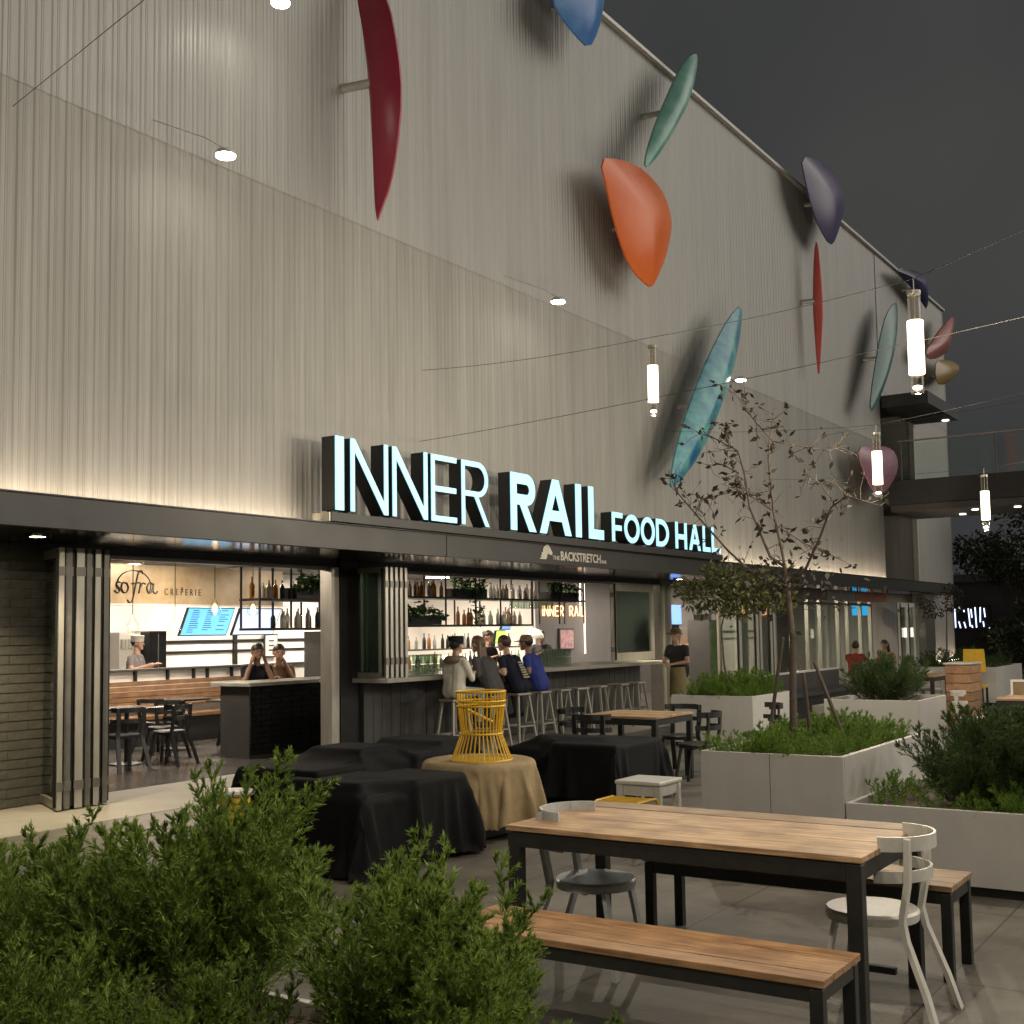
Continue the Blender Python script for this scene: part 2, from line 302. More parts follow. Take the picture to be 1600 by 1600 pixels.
# ================================================================== the building
B = thing('food_hall_building', 'tall grey corrugated metal food hall with dark canopy over its open front', 'building', (20, 9.5, 0))
PER = .17125; PH = 6.326
def sheet(x0k, nk, z0, z1, y, mat, x_end=None):
    m = MB(); pts = []; dp = .008 if z1 < 7 else .006
    for k in range(x0k, x0k+nk):
        c = PH+k*PER
        if x_end and c+PER > x_end: break
        pts += [(c-.0856, .0), (c-.076, .003), (c-.062, 0), (c-.036, 0), (c-.016, dp), (c+.016, dp), (c+.036, 0), (c+.062, 0), (c+.076, .003)]
    pts.append((c+.0856 if not x_end else x_end, 0))
    n = len(pts); vs = [(x, y+d, z0) for x, d in pts]+[(x, y+d, z1) for x, d in pts]
    m.add(vs, [(i, i+1, n+i+1, n+i) for i in range(n-1)])
    return m.build('corrugated_panel', mat, B)
k = -30
cols = [(-30, 33), (3, 33), (36, 33), (69, 33), (102, 33), (135, 23)]
for z0, z1, y, mm in ((2.70, 6.80, 9.5, 'sheet'), (6.78, 12.22, 9.494, 'sheet_gloss')):
    for a, n in cols: sheet(a, n, z0, z1, y, mt[mm])
for z0, z1 in ((8.15, 12.22),): sheet(158, 45, z0, z1, 9.48, mt['sheet_gloss'], 41.0)
sheet(178, 25, 2.96, 8.15, 9.49, mt['sheet_gloss'], 41.0)
sheet(178, 25, .02, 2.66, 9.52, mt['sheet_gloss'], 41.0)
one('backing_wall', mt['sheet'], B, (.9, 33.35, 9.56, 9.75, 2.75, 12.18), (33.35, 40.98, 9.56, 9.75, 8.17, 12.18), (36.8, 40.98, 9.56, 9.75, 2.98, 8.17), (36.85, 40.98, 9.58, 9.75, .02, 2.64))
one('roof', mt['stone_dark'], B, (.9, 40.98, 9.75, 26, 11.9, 12.1))
one('corner_wall', mt['sheet'], B, (40.85, 40.98, 9.75, 26, 0, 11.9), (33.25, 33.35, 9.75, 12, 2.75, 8.15), (36.8, 36.9, 9.75, 12, 2.75, 8.15))
one('recess_wall', mt['grey_in'], B, (33.36, 36.79, 11.9, 12.0, 2.75, 8.15))
one('recess_ceiling', mt['stone_dark'], B, (33.36, 36.79, 9.76, 11.89, 8.1, 8.15))
one('parapet_cap', mt['trim'], B, (.9, 41.05, 9.40, 9.78, 12.222, 12.29))
one('tower_reveal', mt['trim'], B, (36.62, 36.79, 9.46, 9.60, 2.98, 8.12))
# canopy
xs = [-1, 5.8, 12.3, 18.8, 25.3, 31.8, 39.3]
for a, b in zip(xs[:-1], xs[1:]):
    bevel(one('fascia_panel', mt['fascia'], B, (a+.006, b-.006, 9.1, 9.16, 2.665, 2.95)), .004, 1)
one('canopy_lip', mt['black'], B, (-1, 39.3, 9.085, 9.2, 2.952, 2.966))
one('canopy_roof', mt['black'], B, (-1, 39.25, 9.162, 9.49, 2.725, 2.76))
one('soffit', mt['soffit'], B, (-1, 39.25, 9.162, 11.3, 2.68, 2.722))
one('led_strip', mt['led'], B, (-1, 9.95, 9.30, 9.325, 2.79, 2.815))
one('led_strip', mt['led'], B, (20.98, 33.3, 9.30, 9.325, 2.79, 2.815))
one('led_strip', mt['led'], B, (37.9, 40.9, 9.40, 9.43, .55, .575))
one('door_head', mt['black'], B, (7.6, 12.2, 10.88, 11.1, 2.605, 2.679), (12.66, 21.9, 10.88, 11.1, 2.605, 2.679), (22.45, 36.8, 10.88, 11.1, 2.605, 2.679))
one('head_track', mt['alu_dark'], B, (8.0, 12.05, 10.92, 11.06, 2.565, 2.603), (13.1, 20.1, 10.92, 11.06, 2.565, 2.603))
one('post', mt['black'], B, (12.22, 12.6, 10.84, 11.1, 0.01, 2.678))
one('jamb', mt['alu'], B, (12.06, 12.215, 10.86, 11.06, .013, 2.60))
one('post', mt['alu_dark'], B, (21.95, 22.4, 10.84, 11.1, 0.01, 2.678))
one('jamb', mt['alu'], B, (22.0, 22.06, 10.80, 10.838, .013, 2.60)); one('jamb', mt['alu'], B, (22.30, 22.36, 10.80, 10.838, .013, 2.60))
one('pillar', mt['alu_dark'], B, (36.5, 37.6, 9.3, 9.51, .01, 2.66))
# dark brick wall, brick by brick
bw = one('brick_wall', mt['mortar'], B, (-6, 7.74, 10.918, 11.1, .006, 2.678))
CH = .0955
def brickmesh(L):
    m = MB(); m.box(0, L-.005, 0, .02, 0, CH-.012); return m.mesh('brick', mt['brick'])
bms = {L: brickmesh(L) for L in (.46, .23)}
for r in range(28):
    x = 5.91+(0 if r % 2 else .23)
    while x < 7.6:
        L = .46 if x+.46 < 7.76 else .23
        if x+L > 7.77: break
        o = put('brick', bms[L], bw); o.location = Vector((x, 10.90+random.uniform(-.003, .002), .012+r*CH))-ORG[B.name]
        o.rotation_euler = (0, 0, random.uniform(-.005, .005)); x += L
# bar front and counter
BF = thing('bar_counter', 'long grey concrete topped bar counter with charcoal board front along the patio', 'bar', (16.5, 10.8, 0))
bevel(one('counter_top', mt['counter'], BF, (12.45, 21.3, 10.22, 11.45, 1.03, 1.09)), .006)
one('bar_body', mt['dark_in'], BF, (12.62, 20.9, 10.80, 11.2, .014, 1.028))
x = 12.62
while x < 20.75:
    one('board', mt['barfront'], BF, (x, x+.192, 10.775+random.uniform(0, .006), 10.798, .02, 1.02)); x += .2
one('foot_rail', mt['alu_dark'], BF, (12.7, 20.8, 10.55, 10.58, .2, .23))
# ================================================================== folding doors and windows
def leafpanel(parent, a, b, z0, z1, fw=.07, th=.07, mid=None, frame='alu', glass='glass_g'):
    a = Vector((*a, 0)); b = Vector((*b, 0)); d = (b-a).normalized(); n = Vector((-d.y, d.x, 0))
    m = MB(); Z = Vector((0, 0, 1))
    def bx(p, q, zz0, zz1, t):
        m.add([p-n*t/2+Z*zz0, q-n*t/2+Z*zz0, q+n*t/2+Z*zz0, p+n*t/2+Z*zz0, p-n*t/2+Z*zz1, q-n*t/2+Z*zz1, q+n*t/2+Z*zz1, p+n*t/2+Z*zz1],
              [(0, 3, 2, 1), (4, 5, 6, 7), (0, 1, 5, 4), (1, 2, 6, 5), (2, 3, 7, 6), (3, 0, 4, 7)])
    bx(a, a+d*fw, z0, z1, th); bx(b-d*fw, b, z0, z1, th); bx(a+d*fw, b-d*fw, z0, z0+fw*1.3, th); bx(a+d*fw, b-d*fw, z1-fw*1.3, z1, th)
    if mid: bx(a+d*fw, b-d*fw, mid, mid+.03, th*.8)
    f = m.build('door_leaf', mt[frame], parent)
    m = MB()
    bx(a+d*fw*.9, b-d*fw*.9, z0+fw*1.2, z1-fw*1.2, .01); m.build('pane', mt[glass], f)
    m = MB()
    for zz in (z0+.18, z1-.28): bx(a-d*.01, a+d*.02, zz, zz+.09, th*1.25)
    m.build('hinge', mt['alu_dark'], f)
    m = MB(); bx(a+d*.035, a+d*.06, z0+.02, z1-.02, th*1.9); m.build('seal', mt['black'], f)
    return f
FD = thing('folding_door', 'stack of folded aluminium glass door leaves standing beside the dark brick wall', 'door', (7.8, 10.6, 0))
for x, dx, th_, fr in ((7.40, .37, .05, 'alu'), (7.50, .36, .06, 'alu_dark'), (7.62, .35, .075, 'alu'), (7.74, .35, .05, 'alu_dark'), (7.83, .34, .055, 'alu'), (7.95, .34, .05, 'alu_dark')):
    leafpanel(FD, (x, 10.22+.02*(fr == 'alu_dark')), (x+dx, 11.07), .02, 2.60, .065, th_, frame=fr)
FW = thing('folding_window', 'folded stack of glass window leaves standing on the left end of the bar counter', 'window', (12.8, 10.5, 1.09))
for i in range(5):
    x = 12.55+.105*i
    leafpanel(FW, (x, 10.30), (x+.05, 10.97), 1.095, 2.60, .055, .05)
FW2 = thing('window_leaf', 'closed aluminium framed window leaf at the right end of the bar counter', 'window', (20.95, 10.95, 1.09))
leafpanel(FW2, (20.08, 10.95), (21.8, 10.95), 1.095, 2.60, .12, .06)
FD2 = thing('folding_door', 'folded glass door leaves behind the planter with the leafy tree', 'door', (25.8, 10.6, 0))
for i, x in enumerate((24.9, 25.9, 26.1, 26.75, 26.95)):
    leafpanel(FD2, (x, 10.35), (x+.25, 11.0), .02, 2.60)
GP = thing('glazed_partition', 'row of glass storefront panes in aluminium mullions under the right end of the canopy', 'window', (32, 10.95, 0))
gx = [27.4, 28.48, 29.70, 30.90, 31.91, 33.43, 34.29, 35.5, 36.5]
for x in gx: one('mullion', mt['alu'], GP, (x-.05, x+.05, 10.90, 11.0, .014, 2.602))
one('transom', mt['alu'], GP, (27.45, 36.45, 10.92, 10.98, 2.30, 2.36)); one('bottom_rail', mt['alu'], GP, (27.45, 36.45, 10.92, 10.98, .015, .12))
for a, b in zip(gx[:-1], gx[1:]): one('pane', mt['glass'], GP, (a+.05, b-.05, 10.945, 10.953, .12, 2.30))
GD = thing('glass_door', 'pale framed glass double door at the foot of the tower', 'door', (35.6, 9.6, 0))
leafpanel(GD, (34.75, 9.6), (35.6, 9.6), .02, 2.35, .1, .06, frame='white', glass='glass'); leafpanel(GD, (35.62, 9.6), (36.45, 9.6), .02, 2.35, .1, .06, frame='white', glass='glass')
one('notice', mt['paleglow'], GD, (35.1, 35.35, 9.55, 9.565, 1.35, 1.62), (35.85, 36.05, 9.55, 9.565, 1.35, 1.62))
for (x0, x1, c, lb, y) in ((25.2, 29.2, (.05, .035, .03), 'dark brown sign board hung under the canopy behind the sparse tree', 9.80), (29.28, 31.45, (.16, .16, .14), 'grey sign board hung under the canopy above the cyan screens', 9.81),
                           (31.5, 34.25, (.27, .10, .055), 'terracotta sign board hung under the canopy at its right end', 9.80), (34.3, 37.2, (.30, .26, .19), 'cream sign board hung under the canopy nearest the tower', 9.79)):
    t = thing('sign_board', lb, 'sign', ((x0+x1)/2, y, 2.36))
    one('board', M('sign_board_'+lb.split()[0], c, .6, 0, .3, 1.4), t, (x0, x1, y, y+.05, 2.35, 2.62)); one('hanger', mt['black'], t, (x0+.2, x0+.23, y+.01, y+.04, 2.62, 2.679), (x1-.23, x1-.2, y+.01, y+.04, 2.62, 2.679))
# ================================================================== leaf sculptures on the wall
def mottled(name, c1, c2, c3=None, rough=.31):
    m = M(name, c1, rough, 0, 0, 1.7, .03, 20, .5, None, c2, 6)
    if c3:
        r = [n for n in m.node_tree.nodes if n.type == 'VALTORGB'][0]; e = r.color_ramp.elements.new(.88); e.color = (*c3, 1)
    return m
LEAF = [
('crimson', 'x', 10.9, [(9.45, 10.08), (9.37, 9.88), (9.28, 9.2), (9.18, 8.52), (9.11, 7.45), (9.08, 6.64), (8.99, 6.82), (8.86, 7.07), (8.74, 7.52), (8.66, 8.13), (8.71, 8.7), (8.86, 9.39), (9.12, 9.84)], (.28, .022, .05), (.36, .035, .065), 'tall crimson leaf sculpture standing out edge-on from the wall at upper left', 8.45),
('blue', 'y', 9.0, [(15.01, 11.29), (15.35, 11.13), (15.73, 11.04), (16.16, 10.99), (16.47, 11.4), (16.68, 11.93), (16.75, 12.4), (16.42, 12.79), (15.8, 12.8), (15.15, 11.96)], (.04, .16, .50), (.13, .32, .64), 'bright blue leaf sculpture cut by the top of the picture', 11.5),
('mint', 'y', 8.95, [(20.21, 12.58), (20.29, 12.49), (20.09, 11.99), (19.63, 11.26), (19.1, 10.65), (18.64, 10.14), (18.04, 9.62), (17.92, 9.67), (18.19, 10.22), (18.54, 10.75), (18.96, 11.31), (19.39, 11.88), (19.83, 12.32)], (.12, .36, .30), (.34, .58, .50), 'narrow mint green leaf sculpture crossing the roof edge', 11.0),
('orange', 'y', 9.0, [(16.44, 9.28), (16.68, 8.79), (16.87, 8.37), (17.19, 7.92), (17.51, 7.68), (18.1, 7.55), (18.27, 7.63), (18.76, 8.21), (19.02, 8.75), (19.06, 9.06), (18.82, 9.39), (18.33, 9.55), (17.73, 9.59), (17.03, 9.47)], (.72, .13, .015), (.80, .18, .03), 'broad glossy orange leaf sculpture on the upper wall', 8.7),
('purple', 'y', 9.0, [(26.06, 12.5), (26.27, 12.04), (26.65, 11.54), (27.15, 11.15), (27.96, 10.91), (28.37, 11.17), (29.06, 12.01), (29.21, 12.44), (28.84, 12.77), (28.17, 12.93), (27.09, 12.8)], (.055, .04, .13), (.085, .065, .17), 'dull purple leaf sculpture at the roof edge', 12.0),
('coral', 'x', 27.3, [(9.16, 10.9), (9.24, 10.2), (9.28, 9.3), (9.25, 8.4), (9.20, 7.45), (9.10, 8.35), (9.02, 9.26), (9.05, 10.2), (9.10, 10.8)], (.55, .09, .075), (.62, .13, .11), 'thin coral red leaf sculpture seen edge-on below the purple one', 8.6),
('teal', 'y', 8.95, [(22.12, 8.17), (21.45, 7.75), (20.73, 7.1), (20.1, 6.44), (19.42, 5.62), (18.98, 4.98), (18.69, 4.44), (18.62, 4.11), (18.94, 4.24), (19.63, 4.66), (20.37, 5.28), (21.01, 6.04), (21.63, 6.83), (22.01, 7.55)], (.006, .13, .30), (.20, .55, .48), 'large mottled teal and blue leaf sculpture above the end of the sign', 6.1),
('sea_green', 'y', 8.95, [(33.38, 10.77), (32.37, 10.19), (31.66, 9.34), (31.16, 8.55), (30.72, 7.8), (30.53, 7.18), (31.13, 7.44), (31.92, 8.17), (32.64, 9.0), (33.28, 10.02), (33.55, 10.63)], (.05, .16, .15), (.09, .24, .22), 'grey green leaf sculpture behind the nearest pendant lamp', 8.9),
('mauve', 'y', 9.0, [(29.5, 6.15), (29.87, 5.7), (30.36, 5.34), (31.1, 5.02), (31.88, 5.26), (32.86, 5.76), (33.17, 6.14), (32.95, 6.42), (32.23, 6.51), (30.71, 6.36)], (.36, .17, .24), (.46, .24, .30), 'round pink mauve leaf sculpture low on the wall near the bridge', 5.6),
('navy', 'y', 9.05, [(33.76, 11.84), (35.08, 11.75), (36.61, 11.52), (37.33, 11.38), (37.35, 11.99), (37.2, 12.46), (36.0, 12.32)], (.02, .022, .09), (.035, .035, .13), 'dark navy leaf sculpture at the far corner of the roof', 11.9),
('rose', 'y', 8.9, [(40.23, 11.89), (38.23, 11.0), (36.94, 10.28), (36.21, 9.88), (36.62, 9.69), (37.73, 9.93), (39.12, 10.44), (39.75, 11.15)], (.36, .09, .085), (.46, .14, .12), 'pale red leaf sculpture at the far end of the wall', 10.4),
('mustard', 'y', 9.0, [(37.82, 9.92), (39.77, 10.28), (41.27, 10.3), (40.09, 9.7), (38.33, 9.16), (37.73, 9.34)], (.30, .18, .03), (.40, .26, .06), 'mustard yellow leaf sculpture below the pale red one at the far end', 9.8)]
def smooth_poly(p, it=2):
    for _ in range(it):
        q = []
        for i in range(len(p)):
            a, b = p[i], p[(i+1) % len(p)]
            q += [(a[0]*.75+b[0]*.25, a[1]*.75+b[1]*.25), (a[0]*.25+b[0]*.75, a[1]*.25+b[1]*.75)]
        p = q
    return p
for nm, ax, val, pl, c1, c2, lb, zc in LEAF:
    cx = sum(p[0] for p in pl)/len(pl); cz = sum(p[1] for p in pl)/len(pl)
    L = thing('leaf_sculpture', lb, 'sculpture', (val, 9.3, cz) if ax == 'x' else (cx, 9.3, cz), 'painted leaf sculptures on the wall')
    P = smooth_poly(pl, 1); n = len(P); m = MB(); rings = [1, .94, .8, .6, .38, .17]
    dish = .22 if ax == 'y' else .10
    def at(u, z, d): return (u, val+d, z) if ax == 'y' else (val+d, u, z)
    vs = []; fs = []
    for side in (0, 1):
        for r in rings: vs += [at(cx+(u-cx)*r, cz+(z-cz)*r, (-dish*(1-r**2)+.03*side)) for u, z in P]
        vs.append(at(cx, cz, -dish+.03*side))
    K = len(rings)*n+1
    for s in (0, 1):
        for i in range(len(rings)-1): fs += [(s*K+i*n+j, s*K+i*n+(j+1) % n, s*K+(i+1)*n+(j+1) % n, s*K+(i+1)*n+j) for j in range(n)]
        fs += [(s*K+(len(rings)-1)*n+j, s*K+(len(rings)-1)*n+(j+1) % n, s*K+K-1) for j in range(n)]
    fs += [(j, (j+1) % n, K+(j+1) % n, K+j) for j in range(n)]
    m.add(vs, fs); m.build('leaf', mottled(nm+'_enamel', c1, c2, (.35, .34, .05) if nm == 'teal' else None), L, True)
    bm_ = MB()
    if ax == 'y': bm_.tube([(cx, val-dish*.6, cz-.1), (cx-.1, 9.50, cz-.1)], .05, 10)
    else: bm_.tube([(val-.02, cx+.02, cz), (val-.12, 9.50, cz)], .055, 10)
    bm_.build('bracket', mt['trim'], L, True)
# ================================================================== wall floodlights, downlights
for (x, y, z, lb) in ((8.22, 8.8, 6.54, 'round wall floodlight at the far left of the wall'), (14.7, 8.8, 6.50, 'round wall floodlight below the orange leaf'), (21.55, 8.8, 6.50, 'round wall floodlight beside the teal leaf'), (9.0, 8.8, 8.49, 'round wall floodlight at the top edge left of the crimson leaf')):
    t = thing('wall_floodlight', lb, 'lamp', (x, y, z), 'floodlights on the wall')
    MB().tube([(x-.35, 9.49, z+.42), (x-.1, 9.0, z+.2), (x, y, z+.06)], .005, 8).build('arm', mt['trim'], t, True)
    MB().lathe([(.04, .06), (.08, .05), (.105, .02), (.105, 0), (.10, 0)], (x, y, z), 24).build('housing', mt['trim'], t, True)
    MB().lathe([(.098, -.012), (.098, .012)], (x, y, z-.004), 24).build('lens', mt['flood'], t)
for (x, y, lb) in ((6.94, 9.96, 'recessed canopy downlight over the brick wall'), (21.3, 10.1, 'recessed canopy downlight right of the bar')):
    t = thing('downlight', lb, 'lamp', (x, y, 2.66), 'canopy downlights')
    MB().lathe([(.12, 0), (.12, .018), (.075, .018), (.075, 0)], (x, y, 2.661), 24, False).build('trim_ring', mt['black'], t, True)
    MB().lathe([(.07, 0), (.07, .012)], (x, y, 2.664), 24).build('lens', mt['down'], t)
    ld = bpy.data.lights.new('downlight_beam', 'SPOT'); ld.energy = 260; ld.spot_size = 1.9; ld.spot_blend = .9; ld.color = (1, .83, .55); ld.shadow_soft_size = .07
    lo = bpy.data.objects.new('downlight_beam', ld); COL.objects.link(lo); lo.parent = t; lo.location = (0, 0, -.012)
# ================================================================== lit channel letter sign
def loops(ch, W_, H_, t):
    s = t*1.12
    if ch == 'I': return [[(0, 0), (0, H_), (W_, H_), (W_, 0)]]
    if ch == 'L': return [[(0, 0), (0, H_), (t, H_), (t, t), (W_, t), (W_, 0)]]
    if ch == 'F': return [[(0, 0), (0, H_), (W_, H_), (W_, H_-t), (t, H_-t), (t, H_*.56), (W_*.9, H_*.56), (W_*.9, H_*.56-t), (t, H_*.56-t), (t, 0)]]
    if ch == 'E': return [[(0, 0), (0, H_), (W_, H_), (W_, H_-t), (t, H_-t), (t, H_*.53), (W_*.98, H_*.53), (W_*.98, H_*.53-t), (t, H_*.53-t), (t, t), (W_, t), (W_, 0)]]
    if ch == 'H': return [[(0, 0), (0, H_), (t, H_), (t, H_*.55), (W_-t, H_*.55), (W_-t, H_), (W_, H_), (W_, 0), (W_-t, 0), (W_-t, H_*.55-t), (t, H_*.55-t), (t, 0)]]
    if ch == 'N':
        d = t*2.0
        return [[(0, 0), (0, H_), (t*1.05, H_), (W_-t, d), (W_-t, H_), (W_, H_), (W_, 0), (W_-t*1.05, 0), (t, H_-d), (t, 0)]]
    if ch == 'A':
        c = W_/2; a = t*.55; q = (c-a)/H_; b = H_*.24; Hi = (c-s)/q
        return [[(0, 0), (c-a, H_), (c+a, H_), (W_, 0), (W_-s, 0), (W_-s-q*b, b), (s+q*b, b), (s, 0)],
                [(s+q*(b+t), b+t), (c, Hi), (W_-s-q*(b+t), b+t)]]
    if ch == 'O':
        e = lambda rx, ry: [(W_/2+rx*math.cos(a), H_/2+ry*math.sin(a)) for a in np.linspace(0, 2*math.pi, 40, endpoint=False)]
        return [e(W_/2, H_/2), e(W_/2-t, H_/2-t)]
    if ch == 'D':
        arc = lambda o: [(W_*.35+(W_*.65-o)*math.cos(a), H_/2+(H_/2-o)*math.sin(a)) for a in np.linspace(math.pi/2, -math.pi/2, 20)]
        return [[(0, 0), (0, H_)]+arc(0), [(t, t), (t, H_-t)]+arc(t)]
    if ch == 'R':
        r = H_*.275; x1 = W_*.97-r if W_*.97-r > t else t*1.2
        arc = lambda q: [(x1+q*math.cos(a), H_-r+q*math.sin(a)) for a in np.linspace(math.pi/2, -math.pi/2, 18)]
        return [[(0, 0), (0, H_)]+arc(r)+[(W_, 0), (W_-s*1.05, 0), (x1-s*1.05, H_-2*r), (t, H_-2*r), (t, 0)], [(t, H_-2*r+t), (t, H_-t)]+arc(r-t)]
def curve_mesh(lps, extr):
    cu = bpy.data.curves.new('c', 'CURVE'); cu.dimensions = '2D'; cu.fill_mode = 'BOTH'; cu.extrude = extr
    for lp in lps:
        sp = cu.splines.new('POLY'); sp.points.add(len(lp)-1); sp.use_cyclic_u = True
        for i, p in enumerate(lp): sp.points[i].co = (p[0], p[1], 0, 1)
    o = bpy.data.objects.new('c', cu); me = bpy.data.meshes.new_from_object(o); bpy.data.objects.remove(o); return me
def text_mesh(body, size, extr=.004, shear=0, space=1, off=0):
    cu = bpy.data.curves.new('t', 'FONT'); cu.body = body; cu.size = size; cu.extrude = extr; cu.shear = shear; cu.space_character = space; cu.offset = off; cu.resolution_u = 4
    o = bpy.data.objects.new('t', cu); me = bpy.data.meshes.new_from_object(o); bpy.data.objects.remove(o); return me
def flat_on_wall(me, x, y, z, sx=1, sz=1):          # local (x, y) to world (X, Z), facing -Y
    for v in me.vertices: v.co = (v.co.x*sx, -v.co.z, v.co.y*sz)
    for p in me.polygons: p.use_smooth = False
    return (x, y, z)
def place(name, me, mat, parent, loc):
    me.materials.clear(); me.materials.append(mat); o = put(name, me, parent); o.location = Vector(loc)-org(parent); ORG[o.name] = Vector(loc); return o
mt['letter_side'] = M('charcoal_letter_side', (.035, .035, .036), .45, .3)
SG = thing('illuminated_sign', 'glowing pale blue white channel letters reading INNER RAIL FOOD HALL on canopy beam', 'sign', (15.5, 9.1, 2.97))
bevel(one('sign_beam', mt['fascia'], SG, (10.02, 20.95, 9.02, 9.30, 2.968, 3.075)), .004, 1)
one('beam_end', mt['alu'], SG, (10.0, 10.018, 9.03, 9.29, 2.968, 3.07))
LET = [('I', 10.116, 10.259, .85, .143), ('N', 10.377, 11.053, .85, .07), ('N', 11.141, 11.83, .85, .07), ('E', 11.911, 12.45, .85, .07), ('R', 12.566, 13.19, .85, .07),
       ('R', 13.726, 14.381, .81, .15), ('A', 14.484, 15.369, .81, .155), ('I', 15.51, 15.674, .81, .16), ('L', 15.904, 16.369, .81, .15),
       ('F', 16.648, 16.996, .47, .085), ('O', 17.065, 17.587, .47, .085), ('O', 17.647, 18.148, .47, .085), ('D', 18.211, 18.692, .47, .085),
       ('H', 18.963, 19.42, .47, .09), ('A', 19.525, 20.003, .47, .085), ('L', 20.113, 20.431, .47, .085), ('L', 20.507, 20.91, .47, .085)]
for ch, a, b, h, t in LET:
    lp = loops(ch, b-a, h, t)
    me = curve_mesh(lp, .10); flat_on_wall(me, 0, 0, 0); cs = place('letter', me, mt['letter_side'], SG, (a, 9.15, 3.105))
    me = curve_mesh(lp, .006); flat_on_wall(me, 0, 0, 0); place('letter_face', me, mt['letter'], cs, (a, 9.043, 3.105))
    one('letter_foot', mt['black'], cs, (a+.03, a+.06, 9.12, 9.2, 3.076, 3.104), (b-.07, b-.04, 9.12, 9.2, 3.076, 3.104))
# bar name on the fascia: horse head and lettering
BN = thing('bar_name_sign', 'pale flat lettering THE BACKSTRETCH BAR with a horse head mark on the fascia', 'sign', (15.5, 9.09, 2.72))
mt['pale_print'] = M('pale_print', (.50, .47, .39), .6)
horse = [(0, 0), (.16, 0), (.19, .03), (.20, .07), (.24, .09), (.29, .065), (.335, .075), (.345, .10), (.30, .15), (.27, .185), (.225, .215), (.20, .24), (.185, .205), (.12, .19), (.08, .14), (.085, .11), (.045, .09), (.05, .065), (.015, .045), (.05, .03), (-.02, .012)]
me = curve_mesh([horse], .003); flat_on_wall(me, 0, 0, 0); place('horse_mark', me, mt['pale_print'], BN, (14.55, 9.094, 2.735))
for body, size, x, z, sx, nm in (('THE', .085, 14.90, 2.74, 1.25, 'small_word'), ('BACKSTRETCH', .185, 15.12, 2.742, .98, 'main_word'), ('BAR', .07, 16.37, 2.742, 1.25, 'small_word')):
    me = text_mesh(body, size, .003, 0, 1, .004 if size > .1 else .001); flat_on_wall(me, 0, 0, 0, sx); place(nm, me, mt['pale_print'], BN, (x, 9.094, z))
# ================================================================== pedestrian bridge and canopy slab at the tower
BR = thing('footbridge', 'dark elevated footbridge with glass railing running out from the tower', 'bridge', (35, 0, 4.9))
one('deck', mt['stone_dark'], BR, (33.5, 36.7, -14, 11.8, 5.05, 5.72)); one('deck_soffit', M('bridge_soffit', (.09, .085, .078), .5), BR, (33.7, 36.5, -14, 9.4, 4.87, 5.048))
for i in range(9):
    y = 9.0-2.5*i
    one('railing_pane', mt['glass'], BR, (33.56, 33.572, y-2.42, y, 5.74, 6.75)); one('railing_post', mt['alu_dark'], BR, (33.55, 33.59, y+.02, y+.06, 5.72, 6.80))
one('handrail', mt['alu'], BR, (33.53, 33.60, -14, 9.1, 6.80, 6.84))
for x, y in ((34.4, 7.3), (34.4, 6.2), (35.6, 7.9)):
    MB().lathe([(.09, 0), (.09, .02)], (x, y, 4.845), 16).build('deck_light', mt['lamp_end'], BR)
CS = thing('balcony_slab', 'dark flat balcony roof slab above the footbridge', 'canopy', (35.2, 8.9, 7.8))
one('slab', mt['stone_dark'], CS, (33.4, 36.9, 8.2, 9.47, 7.8, 8.14)); one('slab_post', mt['black'], CS, (33.6, 33.85, 9.76, 9.9, 5.73, 8.09)); MB().lathe([(.1, 0), (.1, .02)], (36.6, 8.5, 7.776), 16).build('slab_light', mt['lamp_end'], CS)
# ================================================================== cables and pendant lamps
def sag(a, b, s, n=14):
    a = Vector(a); b = Vector(b); return [a.lerp(b, i/n)-Vector((0, 0, s*4*(i/n)*(1-i/n))) for i in range(n+1)]
PL = [((11.63, 5.77, 4.38), 'lit tube pendant lamp hanging in front of the teal leaf'), ((8.96, 2.27, 3.76), 'largest and nearest lit tube pendant lamp at upper right'),
      ((14.29, 4.13, 3.59), 'lit tube pendant lamp in front of the pink mauve leaf'), ((17.37, 3.55, 3.34), 'lowest and farthest lit tube pendant lamp at right over the far tables'),
      ((6.3, -1.6, 4.1), 'added lit tube pendant lamp over the patio right of the picture'), ((2.2, 2.8, 4.0), 'added lit tube pendant lamp over the juniper trough out of the picture'), ((4.0, 1.7, 4.55), 'added lit tube pendant lamp above the large table out of the picture'), ((11.5, -1.0, 4.0), 'added lit tube pendant lamp over the far patio right of the picture'), ((1.6, -.4, 4.5), 'added lit tube pendant lamp behind the photographer'), ((18, .5, 4.0), 'added lit tube pendant lamp beyond the right edge of the picture'), ((23, 2.3, 3.9), 'added lit tube pendant lamp far beyond the right edge of the picture')]  # this row: unseen pendants added to light the patio
proto = None
